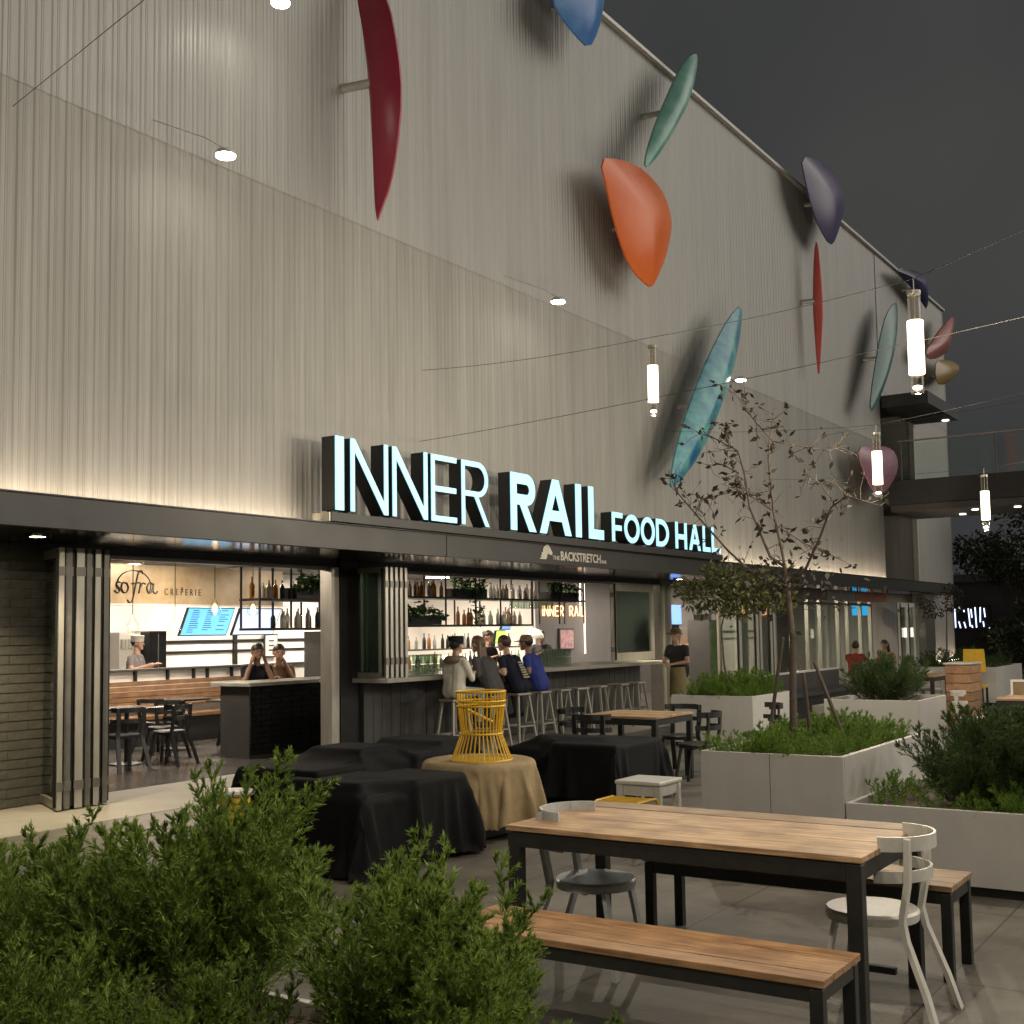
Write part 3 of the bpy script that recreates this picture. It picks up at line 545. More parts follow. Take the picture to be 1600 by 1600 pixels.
for (p, lb) in PL:
    if proto is None:
        proto = thing('pendant_lamp', lb, 'lamp', (0, 0, 0), 'tube pendant lamps')
        MB().lathe([(.072, -.52), (.072, .62), (.062, .62), (.062, -.52)], (0, 0, 0), 20, False).build('acrylic_sleeve', mt['acrylic'], proto, True)
        MB().lathe([(.05, -.3), (.088, -.3), (.088, .3), (.05, .3)], (0, 0, 0), 20).build('lit_tube', mt['lamp_white'], proto, True)
        MB().lathe([(.02, -.47), (.05, -.46), (.05, -.44), (.02, -.43)], (0, 0, 0), 16).build('lit_tip', mt['lamp_end'], proto, True)
        ld = bpy.data.lights.new('pendant_light', 'POINT'); ld.energy = 125; ld.color = (1.0, .88, .70); ld.shadow_soft_size = .04
        lo = bpy.data.objects.new('pendant_light', ld); COL.objects.link(lo); lo.parent = proto; lo.location = (0, 0, -.54)
        MB().lathe([(.006, .30), (.006, .78)], (0, 0, 0), 8).build('rod', mt['alu'], proto); MB().lathe([(.075, .60), (.075, .64)], (0, 0, 0), 16).build('cap', mt['alu'], proto)
        o = proto
    else: o = copy_tree(proto)
    o.location = p; o.scale = (.667,)*3; o['label'] = lb
mt['cable_m'] = M('weathered_steel_cable', (.07, .068, .062), .6, .2)
def cable(pts, lb, r=.0032):
    tag(MB().tube(pts, r, 6).build('cable', mt['cable_m'], None, True), lb, 'cable', 'lamp cables over the patio')
top = lambda i: Vector(PL[i][0])+Vector((0, 0, .52))
cable(sag((12.31, 9.47, 5.15), top(0), .05)+sag(top(0), top(1), .03)[1:]+sag(top(1), (5.5, -4.5, 5.0), .03)[1:], 'thin steel cable carrying the two upper pendant lamps')
cable(sag((12.22, 9.47, 4.19), (9.3, 1.6, 3.95), .05)+sag((9.3, 1.6, 3.95), (7, -4, 4.5), .1)[1:], 'thin steel cable crossing below the nearest pendant lamp')
cable(sag((19.5, 9.47, 5.3), top(2), .05)+sag(top(2), (11.5, -3, 4.7), .12)[1:], 'thin steel cable carrying the pendant lamp by the pink leaf')
cable(sag((24.5, 9.47, 4.9), top(3), .05)+sag(top(3), (14, -4, 4.4), .1)[1:], 'thin steel cable carrying the lowest pendant lamp')
cable(sag((28, 9.47, 6.3), (16, -4, 5.2), .1), 'thin steel cable passing in front of the bridge railing')
cable(sag((6.28, 9.47, 6.51), (1.46, -3.06, 3.17+1.0), .02), 'thin steel cable crossing the upper left corner of the wall')
cable(sag((0.5, 9.47, 6.0), top(5), .05)+sag(top(5), top(6), .08)[1:]+sag(top(6), top(4), .1)[1:], 'thin steel cable above the juniper trough')
cable(sag((-3, 3, 5.6), top(8), .05)+sag(top(8), (5, -4, 5), .1)[1:], 'thin steel cable behind the photographer'); cable(sag((6, -4.5, 4.9), top(7), .05)+sag(top(7), (15, 1, 4.9), .08)[1:], 'thin steel cable over the far patio'); cable(sag((12, -4.5, 4.8), top(9), .05)+sag(top(9), top(10), .06)[1:]+sag(top(10), (34, 6, 5.2), .1)[1:], 'thin steel cable beyond the far tables')
# ================================================================== far buildings, sign, trees at the right
FB = thing('far_building', 'low dark building across the street at the far right', 'building', (55, 6, 0))
one('wall', mt['stone_dark'], FB, (50.1, 70, -6, 24, 0, 3.4)); one('roof_edge', M('far_roof_edge', (.12, .12, .12), .5), FB, (49.9, 70, -6.2, 24, 3.4, 3.7))
FS = thing('far_sign', 'distant white outlined letters glowing on the dark building at far right', 'sign', (50, 11, 1.5))
one('sign_panel', mt['black'], FS, (50.0, 50.05, 10.2, 11.62, 1.45, 2.45))
m = MB()
for a, b, c, d in ((11.56, 2.36, 11.55, 1.57), (11.38, 2.4, 11.37, 2.31), (11.42, 1.81, 11.36, 1.55), (11.21, 2.27, 11.2, 2.19), (11.22, 1.79, 11.16, 1.55), (11.04, 2.33, 10.99, 1.61), (10.94, 2.3, 10.91, 1.96), (10.93, 1.66, 10.9, 1.56), (10.78, 2.37, 10.75, 1.56), (10.58, 2.37, 10.6, 1.77), (10.44, 2.33, 10.41, 1.97), (10.49, 1.8, 10.46, 1.56), (10.34, 1.58, 10.25, 1.54)):
    m.tube([(49.96, a, b), (49.96, c, d)], .022, 6)
m.build('letter_strokes', mt['farsign'], FS)
# ================================================================== interior shell
struct('interior_ceiling', mt['ceil'], (-6, 40.8, 11.32, 24, 3.02, 3.1))
struct('kitchen_back_wall', mt['wall_in'], (-6, 24.0, 18.5, 18.6, .013, 3.015))
struct('bar_side_wall', mt['wall_in'], (23.9, 24.0, 15.1, 18.5, .013, 3.015))
struct('bar_back_wall', mt['grey_in'], (23.9, 40.8, 15.0, 15.1, .013, 3.015))
struct('kitchen_half_wall', mt['wall_in'], (-6, 17.2, 15.5, 15.62, .013, 1.16))
hw = struct('half_wall_ledge', mt['dark_in'], (-6, 17.25, 15.42, 15.7, 1.162, 1.19))
for i, x in enumerate((12.55, 13.2, 13.75, 14.05, 14.6, 15.2, 15.8)): one('ledge_bracket', mt['black'], hw, (x, x+.035, 15.44, 15.495, .98, 1.16))
kw = struct('kitchen_rail', mt['black'], (12, 22.9, 18.47, 18.497, 1.56, 1.62)); one('rail', mt['black'], kw, (12, 22.9, 18.47, 18.497, 1.36, 1.41)); one('rail', mt['black'], kw, (17.5, 17.6, 18.45, 18.497, .02, 1.9)); one('rail', mt['black'], kw, (20.4, 20.5, 18.45, 18.497, .02, 1.9))
# creperie sign band
mt['ochre_band'] = M('ochre_sign_band', (.30, .20, .08), .35, .2, .35, 1.0, 0, 50, .5, None, (.42, .34, .24))
mt['ink'] = M('dark_brown_ink', (.02, .015, .012), .5)
CB = thing('kitchen_sign', 'ochre header band reading sofra CREPERIE above the kitchen opening', 'sign', (13, 15.5, 2.23))
one('band', mt['ochre_band'], CB, (6, 15.9, 15.50, 15.62, 2.23, 2.86)); one('band_edge', mt['trim'], CB, (6, 15.95, 15.47, 15.63, 2.20, 2.228))
def crom(p, n=6):
    p = [p[0]]+p+[p[-1]]; o = []
    for i in range(1, len(p)-2):
        for k in range(n):
            t = k/n; o.append(tuple(.5*(2*b+(c-a)*t+(2*a-5*b+4*c-d)*t*t+(3*b-a-3*c+d)*t**3) for a, b, c, d in zip(p[i-1], p[i], p[i+1], p[i+2])))
    return o+[p[-2]]
for st in ([(0, .08), (.08, .0), (.17, .06), (.14, .18), (.06, .27), (.10, .38), (.20, .36)], [(.42, .34), (.30, .36), (.24, .2), (.30, .03), (.42, .03), (.49, .18), (.44, .33), (.40, .36)], [(.46, -.24), (.55, -.34), (.66, -.2), (.76, .3), (.86, .72), (.97, .80), (1.02, .70)], [(.62, .33), (.92, .38)], [(.88, .0), (.95, .36), (.93, .2), (1.02, .36), (1.12, .33)], [(1.42, .32), (1.28, .38), (1.18, .2), (1.24, .02), (1.36, .08), (1.44, .34), (1.42, .08), (1.50, .0), (1.58, .08)]):
    MB().tube([(12.18+.53*x, 15.49, 2.40+.45*z) for x, z in crom(st)], .013, 6).build('script_stroke', mt['ink'], CB, True)
me = text_mesh('CREPERIE', .14, .003, 0, 1.75); flat_on_wall(me, 0, 0, 0, .82, 1.1); place('spaced_word', me, mt['ink'], CB, (13.16, 15.492, 2.38))
me = text_mesh('^', .14, .003); flat_on_wall(me, 0, 0, 0, .9, .8); place('accent', me, mt['ink'], CB, (13.50, 15.492, 2.44))
a = [(12.55+.33*math.cos(t), 15.488, 2.52+.24*math.sin(t)) for t in np.linspace(-.4, 3.4, 26)]; MB().tube(a, .007, 6).build('swirl', mt['ink'], CB)
# screens
def screen(name, lb, x0, x1, z0, z1, y, mat, tilt=.0, lines=0, cat='screen', ymul=1):
    t = thing(name, lb, cat, ((x0+x1)/2, y, z0))
    MB().add([(x0, y, z0), (x1, y, z0), (x1, y-tilt, z1), (x0, y-tilt, z1), (x0, y+.05, z0), (x1, y+.05, z0), (x1, y+.05-tilt, z1), (x0, y+.05-tilt, z1)],
             [(0, 1, 2, 3), (7, 6, 5, 4), (0, 4, 5, 1), (1, 5, 6, 2), (2, 6, 7, 3), (3, 7, 4, 0)]).build('bezel', mt['black'], t)
    g = .02; k0 = g/(z1-z0); yy = lambda q: y-tilt*q-.006
    MB().add([(x0+g, yy(k0), z0+g), (x1-g, yy(k0), z0+g), (x1-g, yy(1-k0), z1-g), (x0+g, yy(1-k0), z1-g)], [(0, 1, 2, 3)]).build('display', mat, t)
    if lines:
        m = MB()
        for c in range(3):
            for r in range(11):
                q = .88-.075*r; zz = z0+(z1-z0)*q; xa = x0+(x1-x0)*(.12+.3*c); w = (x1-x0)*random.uniform(.10, .2)
                if random.random() < .85: m.box(xa, xa+w, yy(q)-.006, yy(q)-.003, zz, zz+.014)
        m.build('menu_text', mt['screen_t'], t)
    return t
screen('menu_screen', 'tilted bright blue menu screen with three columns of text over the kitchen', 14.78, 15.92, 1.70, 2.22, 17.0, mt['screen'], .25, 1)
mt['pale_screen'] = E('pale_screen_glow', (.62, .74, 1.0), .75)
screen('menu_screen', 'pale second menu screen right of the bright blue one', 16.1, 17.2, 1.70, 2.22, 17.05, mt['pale_screen'], .25)
t = thing('kitchen_shelf', 'white kitchen shelf with stacked cups behind the pass', 'shelf', (13.9, 17.2, 0)); one('case', mt['white'], t, (13.55, 14.0, 17.1, 17.5, .013, 1.78)); one('cup_row', mt['trim'], t, *[(13.57+.07*i, 13.62+.07*i, 17.04, 17.098, 1.5, 1.66) for i in range(6)])
t = thing('black_column_fridge', 'tall narrow black fridge cabinet in the kitchen', 'fridge', (14.3, 17.2, 0)); bevel(one('cabinet', mt['tile_black'], t, (14.12, 14.5, 17.0, 17.5, .013, 1.80)), .01); one('door_edge', mt['alu_dark'], t, (14.3, 14.315, 16.985, 16.998, .1, 1.75))
t = thing('wall_poster', 'white framed poster with lines of print on the back kitchen wall', 'poster', (18.7, 18.4, 1.25)); one('poster_frame', mt['dark_in'], t, (18.35, 18.75, 18.43, 18.46, 1.22, 1.72)); one('sheet', mt['white'], t, (18.38, 18.72, 18.415, 18.428, 1.25, 1.69)); one('print', mt['ink'], t, *[(18.46, 18.62, 18.408, 18.413, 1.36+.1*i, 1.39+.1*i) for i in range(3)])
t = thing('drinks_cooler', 'drinks cooler glowing blue white beside the door jamb', 'cooler', (15.7, 14, 0)); one('body', mt['dark_in'], t, (15.5, 16.1, 14.0, 14.6, .013, 1.75)); one('lit_front', mt['fridge_glow'], t, (15.53, 15.70, 13.985, 13.997, 1.3, 1.62)); one('blue_tube', mt['bluetube'], t, (15.60, 15.625, 13.96, 13.98, .75, 1.3))
# banquette
BQ = thing('banquette', 'long wooden slat back banquette seat against the kitchen half wall', 'bench', (13, 15.3, 0))
for i in range(5): one('slat', mt['banq'], BQ, (9.0, 15.6, 15.36, 15.40, .60+.082*i, .672+.082*i))
one('seat', mt['banq'], BQ, (9.0, 15.6, 14.9, 15.36, .42, .47)); one('base', mt['dark_in'], BQ, (9.0, 15.6, 15.0, 15.38, .013, .418))
# unseen ceiling lamps added to light the hall, then the bulb pendants
for i, (x, y, lb) in enumerate(((10.2, 13.2, 'over the dining tables'), (13.0, 14.4, 'over the banquette'), (13.6, 17.0, 'over the kitchen pass'), (16.6, 17.2, 'over the kitchen screens'), (19.8, 17.0, 'over the back kitchen'), (17.2, 13.6, 'over the left half of the bar'), (20.6, 13.2, 'over the right half of the bar'), (21.8, 16.4, 'behind the back bar'), (26.0, 13.0, 'right of the bar'), (31.5, 13.0, 'behind the glass storefront'), (36, 13, 'at the tower end of the hall'), (29.0, 12.2, 'between the folded door leaves and the storefront'), (33.8, 12.2, 'close behind the storefront panes'))):
    t = thing('added_ceiling_lamp', 'added flat round ceiling lamp '+lb, 'lamp', (x, y, 2.95), 'added ceiling lamps of the hall')
    MB().lathe([(.28, 0), (.30, .03), (.30, .06)], (x, y, 2.955), 24).build('housing', mt['white'], t, True); MB().lathe([(.26, -.006), (.26, 0)], (x, y, 2.953), 24).build('diffuser', mt['ceil_lamp'], t)
for p, lb in (((11.0, 13.6, 1.84), 'leftmost warm bulb pendant in a clear glass shade inside the hall'), ((11.75, 13.6, 1.79), 'second warm bulb pendant in a clear glass shade inside the hall'), ((12.42, 13.5, 2.09), 'warm bulb pendant hanging in front of the blue menu screen'), ((13.2, 13.5, 2.09), 'warm bulb pendant hanging beside the left bar rack')):
    t = thing('bulb_pendant', lb, 'lamp', p, 'bulb pendants in the hall')
    MB().tube([(p[0], p[1], 3.0), (p[0], p[1], p[2]+.17)], .006, 6).build('cord', mt['black'], t)
    MB().lathe([(.02, .17), (.035, .13), (.09, .03), (.095, -.03), (.06, -.09)], p, 18, False).build('glass_shade', mt['glass'], t, True)
    MB().lathe([(.012, .08), (.035, .03), (.04, 0), (.03, -.03), (.008, -.045)], p, 14).build('bulb', mt['bulb'], t, True)
# dining tables inside
def dtable(x, y, lb, r=.36):
    t = thing('dining_table', lb, 'table', (x, y, .012), 'dark tables inside the hall')
    bevel(one('table_top', mt['tabletop_dark'], t, (x-r, x+r, y-r, y+r, .735, .765)), .008); MB().lathe([(.03, .04), (.03, .735)], (x, y, 0), 12).build('column', mt['frame'], t); MB().lathe([(.22, .013), (.22, .025), (.04, .045)], (x, y, 0), 20).build('foot', mt['frame'], t)
dtable(10.55, 13.15, 'dark square table inside nearest the folded door leaves'); dtable(12.3, 14.2, 'dark square table inside in front of the banquette'); dtable(12.45, 13.1, 'dark square table inside beside the black tiled bar end', .30)
# bar end block, left rack
BE = thing('bar_end', 'gloss black tiled bar end with grey top inside the left opening', 'bar', (12.5, 12.3, 0))
one('core', mt['dark_in'], BE, (11.72, 14.3, 12.06, 12.62, .014, 1.0)); bevel(one('top_slab', mt['counter'], BE, (11.62, 14.4, 11.95, 12.72, 1.0, 1.05)), .006)
for r in range(12):
    x = 11.72-(.2 if r % 2 else 0)
    while x < 13.6:
        a, b = max(x, 11.72), min(x+.39, 13.62)
        if b-a > .05: one('tile', mt['tile_black'], BE, (a, b-.008, 12.032+random.uniform(-.004, .004), 12.058, .06+.077*r, .06+.077*r+.07))
        x += .4
# bottles and glasses
def bottle_mesh(nm, h, r, col, tr=.0):
    m = M(nm, col, .12, 0, .15, 5)
    if tr: m.node_tree.nodes['Principled BSDF'].inputs['Transmission Weight'].default_value = tr
    return MB().lathe([(r*.85, 0), (r, .01), (r, h*.55), (r*.8, h*.66), (r*.34, h*.78), (r*.32, h*.97), (r*.4, h)], (0, 0, 0), 12).mesh('bottle', m, smooth=True)
BT = [('amber', bottle_mesh('amber_glass', .30, .038, (.32, .12, .02), .3)), ('clear', bottle_mesh('clear_bottle_glass', .28, .036, (.55, .55, .52), .6)), ('dark', bottle_mesh('dark_glass', .29, .037, (.03, .03, .025))), ('pale', bottle_mesh('pale_label_bottle', .26, .04, (.5, .45, .36)))]
def bottles(x0, x1, y, z, n, where, kinds=(0, 1, 2, 3), gap=()):
    for i in range(n):
        x = x0+(x1-x0)*(i+.5)/n+random.uniform(-.02, .02)
        if any(a < x < b for a, b in gap): continue
        nm, me = BT[random.choice(kinds)]
        o = put('bottle', me, None, (x, y+random.uniform(-.08, .08), z), (0, 0, random.random()*6)); o.scale = (1, 1, random.uniform(.85, 1.1))
        tag(o, nm+' glass bottle standing on the '+where, 'bottle', nm+' bottles on the '+where)
def rack(lb, x0, x1, y0, y1, tiers, ups):
    t = thing('hanging_rack', lb, 'shelf', ((x0+x1)/2, (y0+y1)/2, tiers[0][0]))
    for z, a, b in tiers: one('shelf_board', mt['black'], t, (a, b, y0, y1, z-.035, z))
    for x in ups:
        for y in (y0+.015, y1-.015): one('upright', mt['black'], t, (x-.012, x+.012, y-.012, y+.012, tiers[0][0]+.001, 3.01))
    return t
rack('black hanging bottle rack over the black tiled bar end', 12.05, 13.95, 12.2, 12.6, [(1.80, 12.05, 13.95), (2.22, 12.05, 13.95)], (12.07, 12.7, 13.3, 13.9))
bottles(12.5, 13.7, 12.4, 1.80, 12, 'lower shelf of the left rack', (1, 2, 3)); bottles(12.1, 13.8, 12.4, 2.22, 14, 'upper shelf of the left rack', (0, 2, 3))
rack('long black hanging rack of bottles and plants over the bar', 15.3, 21.4, 12.3, 12.8, [(1.83, 15.3, 19.4), (2.31, 15.3, 21.4), (2.74, 15.3, 21.4)], (15.32, 16.6, 17.5, 18.3, 19.38, 20.4, 21.38))
bottles(17.3, 19.3, 12.55, 1.83, 18, 'lower shelf of the bar rack', (0, 1, 3)); bottles(15.4, 16.8, 12.55, 2.31, 18, 'upper shelf of the bar rack', (0, 0, 1, 3)); bottles(18.2, 19.9, 12.55, 2.31, 16, 'upper shelf of the bar rack', (1, 1, 3, 0))
def leaves(centers, n, spread, size, mat, droop=0):
    vs = []; fs = []; ar = RNG.normal(size=(n, 3))*spread
    cs = np.array(centers)[RNG.integers(0, len(centers), n)]+ar
    for c in cs:
        d = RNG.normal(size=3); d[2] = -abs(d[2])*droop+d[2]*(1-droop); d /= np.linalg.norm(d); s = np.cross(d, RNG.normal(size=3)); s /= np.linalg.norm(s)+1e-6
        L = size*RNG.uniform(.6, 1.3); k = len(vs); vs += [c, c+d*L*.5+s*L*.28, c+d*L, c+d*L*.5-s*L*.28]; fs.append((k, k+1, k+2, k+3))
    return MB().add(vs, fs)
for (x0, x1, z, y, lb) in ((15.45, 16.55, 1.83, 12.5, 'black trough of trailing green plants on the lower bar rack shelf'), (17.0, 17.95, 2.31, 12.5, 'black trough with a long hanging vine on the upper bar rack shelf'), (20.15, 21.25, 2.31, 12.5, 'black trough of greenery at the right end of the bar rack'), (12.75, 13.5, 2.22, 12.28, 'leafy trough on the rack over the black tiled bar end')):
    t = thing('plant_trough', lb, 'plant', ((x0+x1)/2, y, z)); one('trough', mt['black'], t, (x0, x1, y-.13, y+.13, z+.003, z+.16))
    cs = [(x0+(x1-x0)*random.random(), y-.12, z+.2+random.uniform(-.06, .12)) for _ in range(20)]
    if 'vine' in lb: cs += [(x0+.55+random.uniform(-.08, .08), y-.2, z+.1-.08*i) for i in range(8)]
    leaves(cs, 420, .05, .085, mt['vine'], .5).build('foliage', mt['vine'], t)
gm = MB().lathe([(.03, 0), (.034, .003), (.042, .14), (.039, .14), (.031, .006)], (0, 0, 0), 14).mesh('glass', G('tumbler_glass', (.86, .9, .86), .05, 2.0), smooth=True)
for (x0, y0, nx, ny, where) in ((13.75, 10.75, 7, 2, 'left of the seated customers'), (17.55, 10.8, 8, 3, 'right of the seated customers')):
    for lay in (0, 1):
        for i in range(nx):
            for j in range(ny):
                tag(put('drinking_glass', gm, None, (x0+i*.092, y0+j*.092, 1.092+lay*.146)), 'clear tumbler in the glass rows on the bar '+where, 'glass', 'tumblers '+where)
hg = [put('hanging_glass', gm, None, (18.9+.1*i, 12.42+.12*(i % 2), 2.27), (math.pi, 0, 0)) for i in range(16)]
for o in hg: tag(o, 'upside down glass hanging under the right half of the bar rack', 'glass', 'glasses hanging under the bar rack')
# back bar
BB = thing('back_bar', 'back bar cabinet with lit coolers and shelf behind the counter', 'cabinet', (18.5, 14.3, 0))
one('cabinet', mt['dark_in'], BB, (16.5, 22.6, 14.2, 14.8, .014, .95)); one('cabinet_top', mt['counter'], BB, (16.45, 22.65, 14.15, 14.85, .95, .99))
one('shelf', mt['dark_in'], BB, (17.0, 22.4, 14.55, 14.8, 1.34, 1.37)); one('lit_panel', mt['paleglow'], BB, (18.2, 21.9, 14.80, 14.83, 1.05, 1.22))
bottles(17.2, 22.2, 14.4, .99, 30, 'back bar'); bottles(17.2, 22.2, 14.68, 1.37, 26, 'back bar shelf')
screen('cooler_window', 'blue white lit cooler window behind the bar', 18.4, 19.1, 1.42, 1.78, 15.6, mt['fridge_glow'], 0, 0, 'cooler')
mt['green_s'] = E('green_screen_glow', (.35, .85, .08), 1.0)
screen('till_screen', 'small lime green screen behind the bar', 20.7, 21.05, 1.45, 1.72, 14.1, mt['green_s'], .05); screen('till_screen', 'small blue screen above the lime green one behind the bar', 20.95, 21.3, 1.73, 1.88, 14.1, mt['blue'], .05)
t = thing('dome_pendant', 'pale dome pendant lamp hanging at the right of the bar', 'lamp', (20.5, 13.0, 1.55))
MB().lathe([(.02, .2), (.1, .17), (.2, .08), (.22, 0), (.2, 0)], (20.5, 13.0, 1.55), 24, False).build('dome', mt['white'], t, True); MB().tube([(20.5, 13.0, 1.75), (20.5, 13.0, 3.0)], .008, 6).build('cord', mt['black'], t)
# neon
NE = thing('neon_sign', 'warm orange neon tube lettering INNER RAIL on the grey wall behind the bar', 'sign', (25.3, 14.95, 2.05))
STK = {'I': [[(0, 0), (0, 1)]], 'N': [[(0, 0), (0, 1), (.6, 0), (.6, 1)]], 'E': [[(.5, 0), (0, 0), (0, 1), (.5, 1)], [(0, .5), (.45, .5)]], 'R': [[(0, 0), (0, 1), (.35, 1), (.52, .85), (.52, .65), (.35, .5), (0, .5)], [(.25, .5), (.55, 0)]], 'A': [[(0, 0), (.32, 1), (.64, 0)], [(.13, .38), (.51, .38)]], 'L': [[(0, 1), (0, 0), (.45, 0)]]}
x = 24.0
for ch in 'INNER RAIL':
    if ch == ' ': x += .22; continue
    m = MB(); h = .24; w = max(p[0] for l in STK[ch] for p in l)
    for l in STK[ch]: m.tube([(x+p[0]*h*1.15, 14.95, 2.05+p[1]*h) for p in l], .014, 6)
    m.build('letter', mt['neon'], NE); x += (w*1.15+.28)*h*1.08
NT = thing('light_tube', 'pair of thin vertical white light tubes on the grey wall by the neon lettering', 'lamp', (25.9, 14.95, 1.1))
one('tube', mt['neon_w'], NT, (25.75, 25.775, 14.93, 14.955, 2.32, 2.98)); one('tube', mt['neon_w'], NT, (25.95, 25.975, 14.93, 14.955, 1.12, 2.98))
t = thing('wall_picture', 'small pink toned picture on the grey wall behind the bar', 'picture', (25.0, 14.97, 1.2)); one('picture_frame', mt['dark_in'], t, (24.75, 25.45, 14.95, 14.985, 1.22, 1.75)); one('print', M('pink_print', (.45, .27, .30), .6, 0, .5, 9), t, (24.79, 25.41, 14.942, 14.948, 1.26, 1.71))
# right hall
SN = screen('poster_screen', 'blue and white poster screen reading SOON above the standing man', 28.85, 29.6, 1.80, 2.36, 14.0, mt['blue'], 0)
me = text_mesh('SOON', .17, .003); flat_on_wall(me, 0, 0, 0, .95); place('word', me, mt['white'], SN, (28.98, 13.985, 2.17))
MB().lathe([(.20, 0), (.20, .01)], (0, 0, 0), 24).build('disc', mt['white'], SN)
o = SN.children[-1]; o.rotation_euler = (math.pi/2, 0, 0); o.location = Vector((29.2, 13.99, 1.98))-org(SN); o.data.transform(Matrix.Translation(org(SN)))
screen('menu_screen', 'left one of two cyan screens at the right end of the hall', 38.05, 38.9, 2.02, 2.44, 12.0, mt['cyan']); screen('menu_screen', 'right one of two cyan screens at the right end of the hall', 39.05, 39.9, 2.02, 2.44, 12.0, mt['cyan'])
t = thing('shelf_unit', 'tall open shelf unit with brown boxes behind the standing man', 'shelf', (30.5, 14.4, 0))
for i in range(4): one('shelf_board', mt['wood_x'], t, (29.8, 32.0, 14.2, 14.7, .35+.45*i, .38+.45*i))
for x in (29.8, 31.97): one('side', mt['dark_in'], t, (x, x+.03, 14.18, 14.72, .014, 2.1))
for i, (x, z) in enumerate(((29.95, .38), (30.6, .83), (30.0, 1.28), (31.1, 1.28), (31.2, .38))):
    tag(bevel(one('box', M('shelf_box_%d' % i, random.choice([(.16, .06, .05), (.12, .08, .05), (.2, .18, .16)]), .7), None, (x, x+.5, 14.25, 14.6, z+.002, z+.26)), .01), ('maroon', 'brown', 'dark', 'tan', 'grey')[i]+' box on the shelf unit behind the standing man', 'box', 'boxes on the shelf unit')
t = thing('tiled_counter', 'green tiled kiosk counter seen between the folded door leaves', 'counter', (28, 12.2, 0)); one('core', mt['dark_in'], t, (27.0, 30.5, 12.03, 12.6, .014, 1.9))
gt = M('green_tile', (.13, .24, .07), .2, 0, .2, 4)
for r in range(12):
    for c in range(8): one('tile', gt, t, (27.02+.43*c, 27.43+.43*c, 12.01, 12.028, .05+.152*r, .19+.152*r))
# ================================================================== patio furniture
def legs4(t, x0, x1, y0, y1, w, h, mat, z0=.0):
    for x in (x0, x1-w):
        for y in (y0, y1-w): bevel(one('leg', mat, t, (x, x+w, y, y+w, z0, h)), .004, 1)
def plank_table(name, lb, cat, x0, x1, y0, y1, h, n, th, wmat, apron, legw, axis='y', group=None, inset=.0):
    t = thing(name, lb, cat, ((x0+x1)/2, (y0+y1)/2, 0), group)
    for i in range(n):
        dz = random.uniform(-.0015, .0015)
        if axis == 'y': w = (x1-x0)/n; b = (x0+i*w+.002, x0+(i+1)*w-.002, y0, y1, h-th+dz, h+dz)
        else: w = (y1-y0)/n; b = (x0, x1, y0+i*w+.002, y0+(i+1)*w-.002, h-th+dz, h+dz)
        bevel(one('plank', wmat, t, b), .003, 2)
    a = apron; g = .012+inset
    one('apron', mt['frame'], t, (x0+g, x1-g, y0+g, y0+g+.03, h-th-a, h-th-.004), (x0+g, x1-g, y1-g-.03, y1-g, h-th-a, h-th-.004), (x0+g, x0+g+.03, y0+g+.031, y1-g-.031, h-th-a, h-th-.004), (x1-g-.03, x1-g, y0+g+.031, y1-g-.031, h-th-a, h-th-.004))
    for x in (x0+g-.004, x1-g-legw+.004):
        for y in (y0+g-.004, y1-g-legw+.004): bevel(one('leg', mt['frame'], t, (x, x+legw, y, y+legw, 0, h-th-.006)), .004, 1)
    return t
T1 = plank_table('patio_table', 'large wooden plank patio table with charcoal frame in the foreground', 'table', 4.93, 5.87, 1.55, 3.31, .75, 5, .026, mt['table_wood'], .075, .065)
one('stretcher', mt['frame'], T1, (5.62, 5.65, 1.63, 3.23, .10, .13))
plank_table('patio_bench', 'warm slatted wooden bench on the near side of the large patio table', 'bench', 4.19, 4.62, 1.47, 3.15, .45, 4, .028, mt['bench_wood'], .055, .05)
plank_table('patio_bench', 'wooden bench on the far side of the large table beside the grey planter', 'bench', 5.97, 6.40, 1.45, 3.1, .45, 4, .028, mt['table_wood'], .06, .05)
plank_table('patio_table', 'square wooden table with black chairs in front of the bar stools', 'table', 11.65, 12.60, 5.84, 6.80, .75, 5, .025, mt['table_wood'], .07, .06)
plank_table('patio_table', 'pale wooden table with white chairs in front of the far planter', 'table', 23.0, 24.2, 5.75, 6.75, .75, 5, .03, mt['table_wood'], .08, .07)
plank_table('patio_table', 'pale wooden table cut by the right edge of the picture', 'table', 16.2, 17.2, 2.35, 3.30, .75, 5, .03, mt['table_wood'], .08, .07)
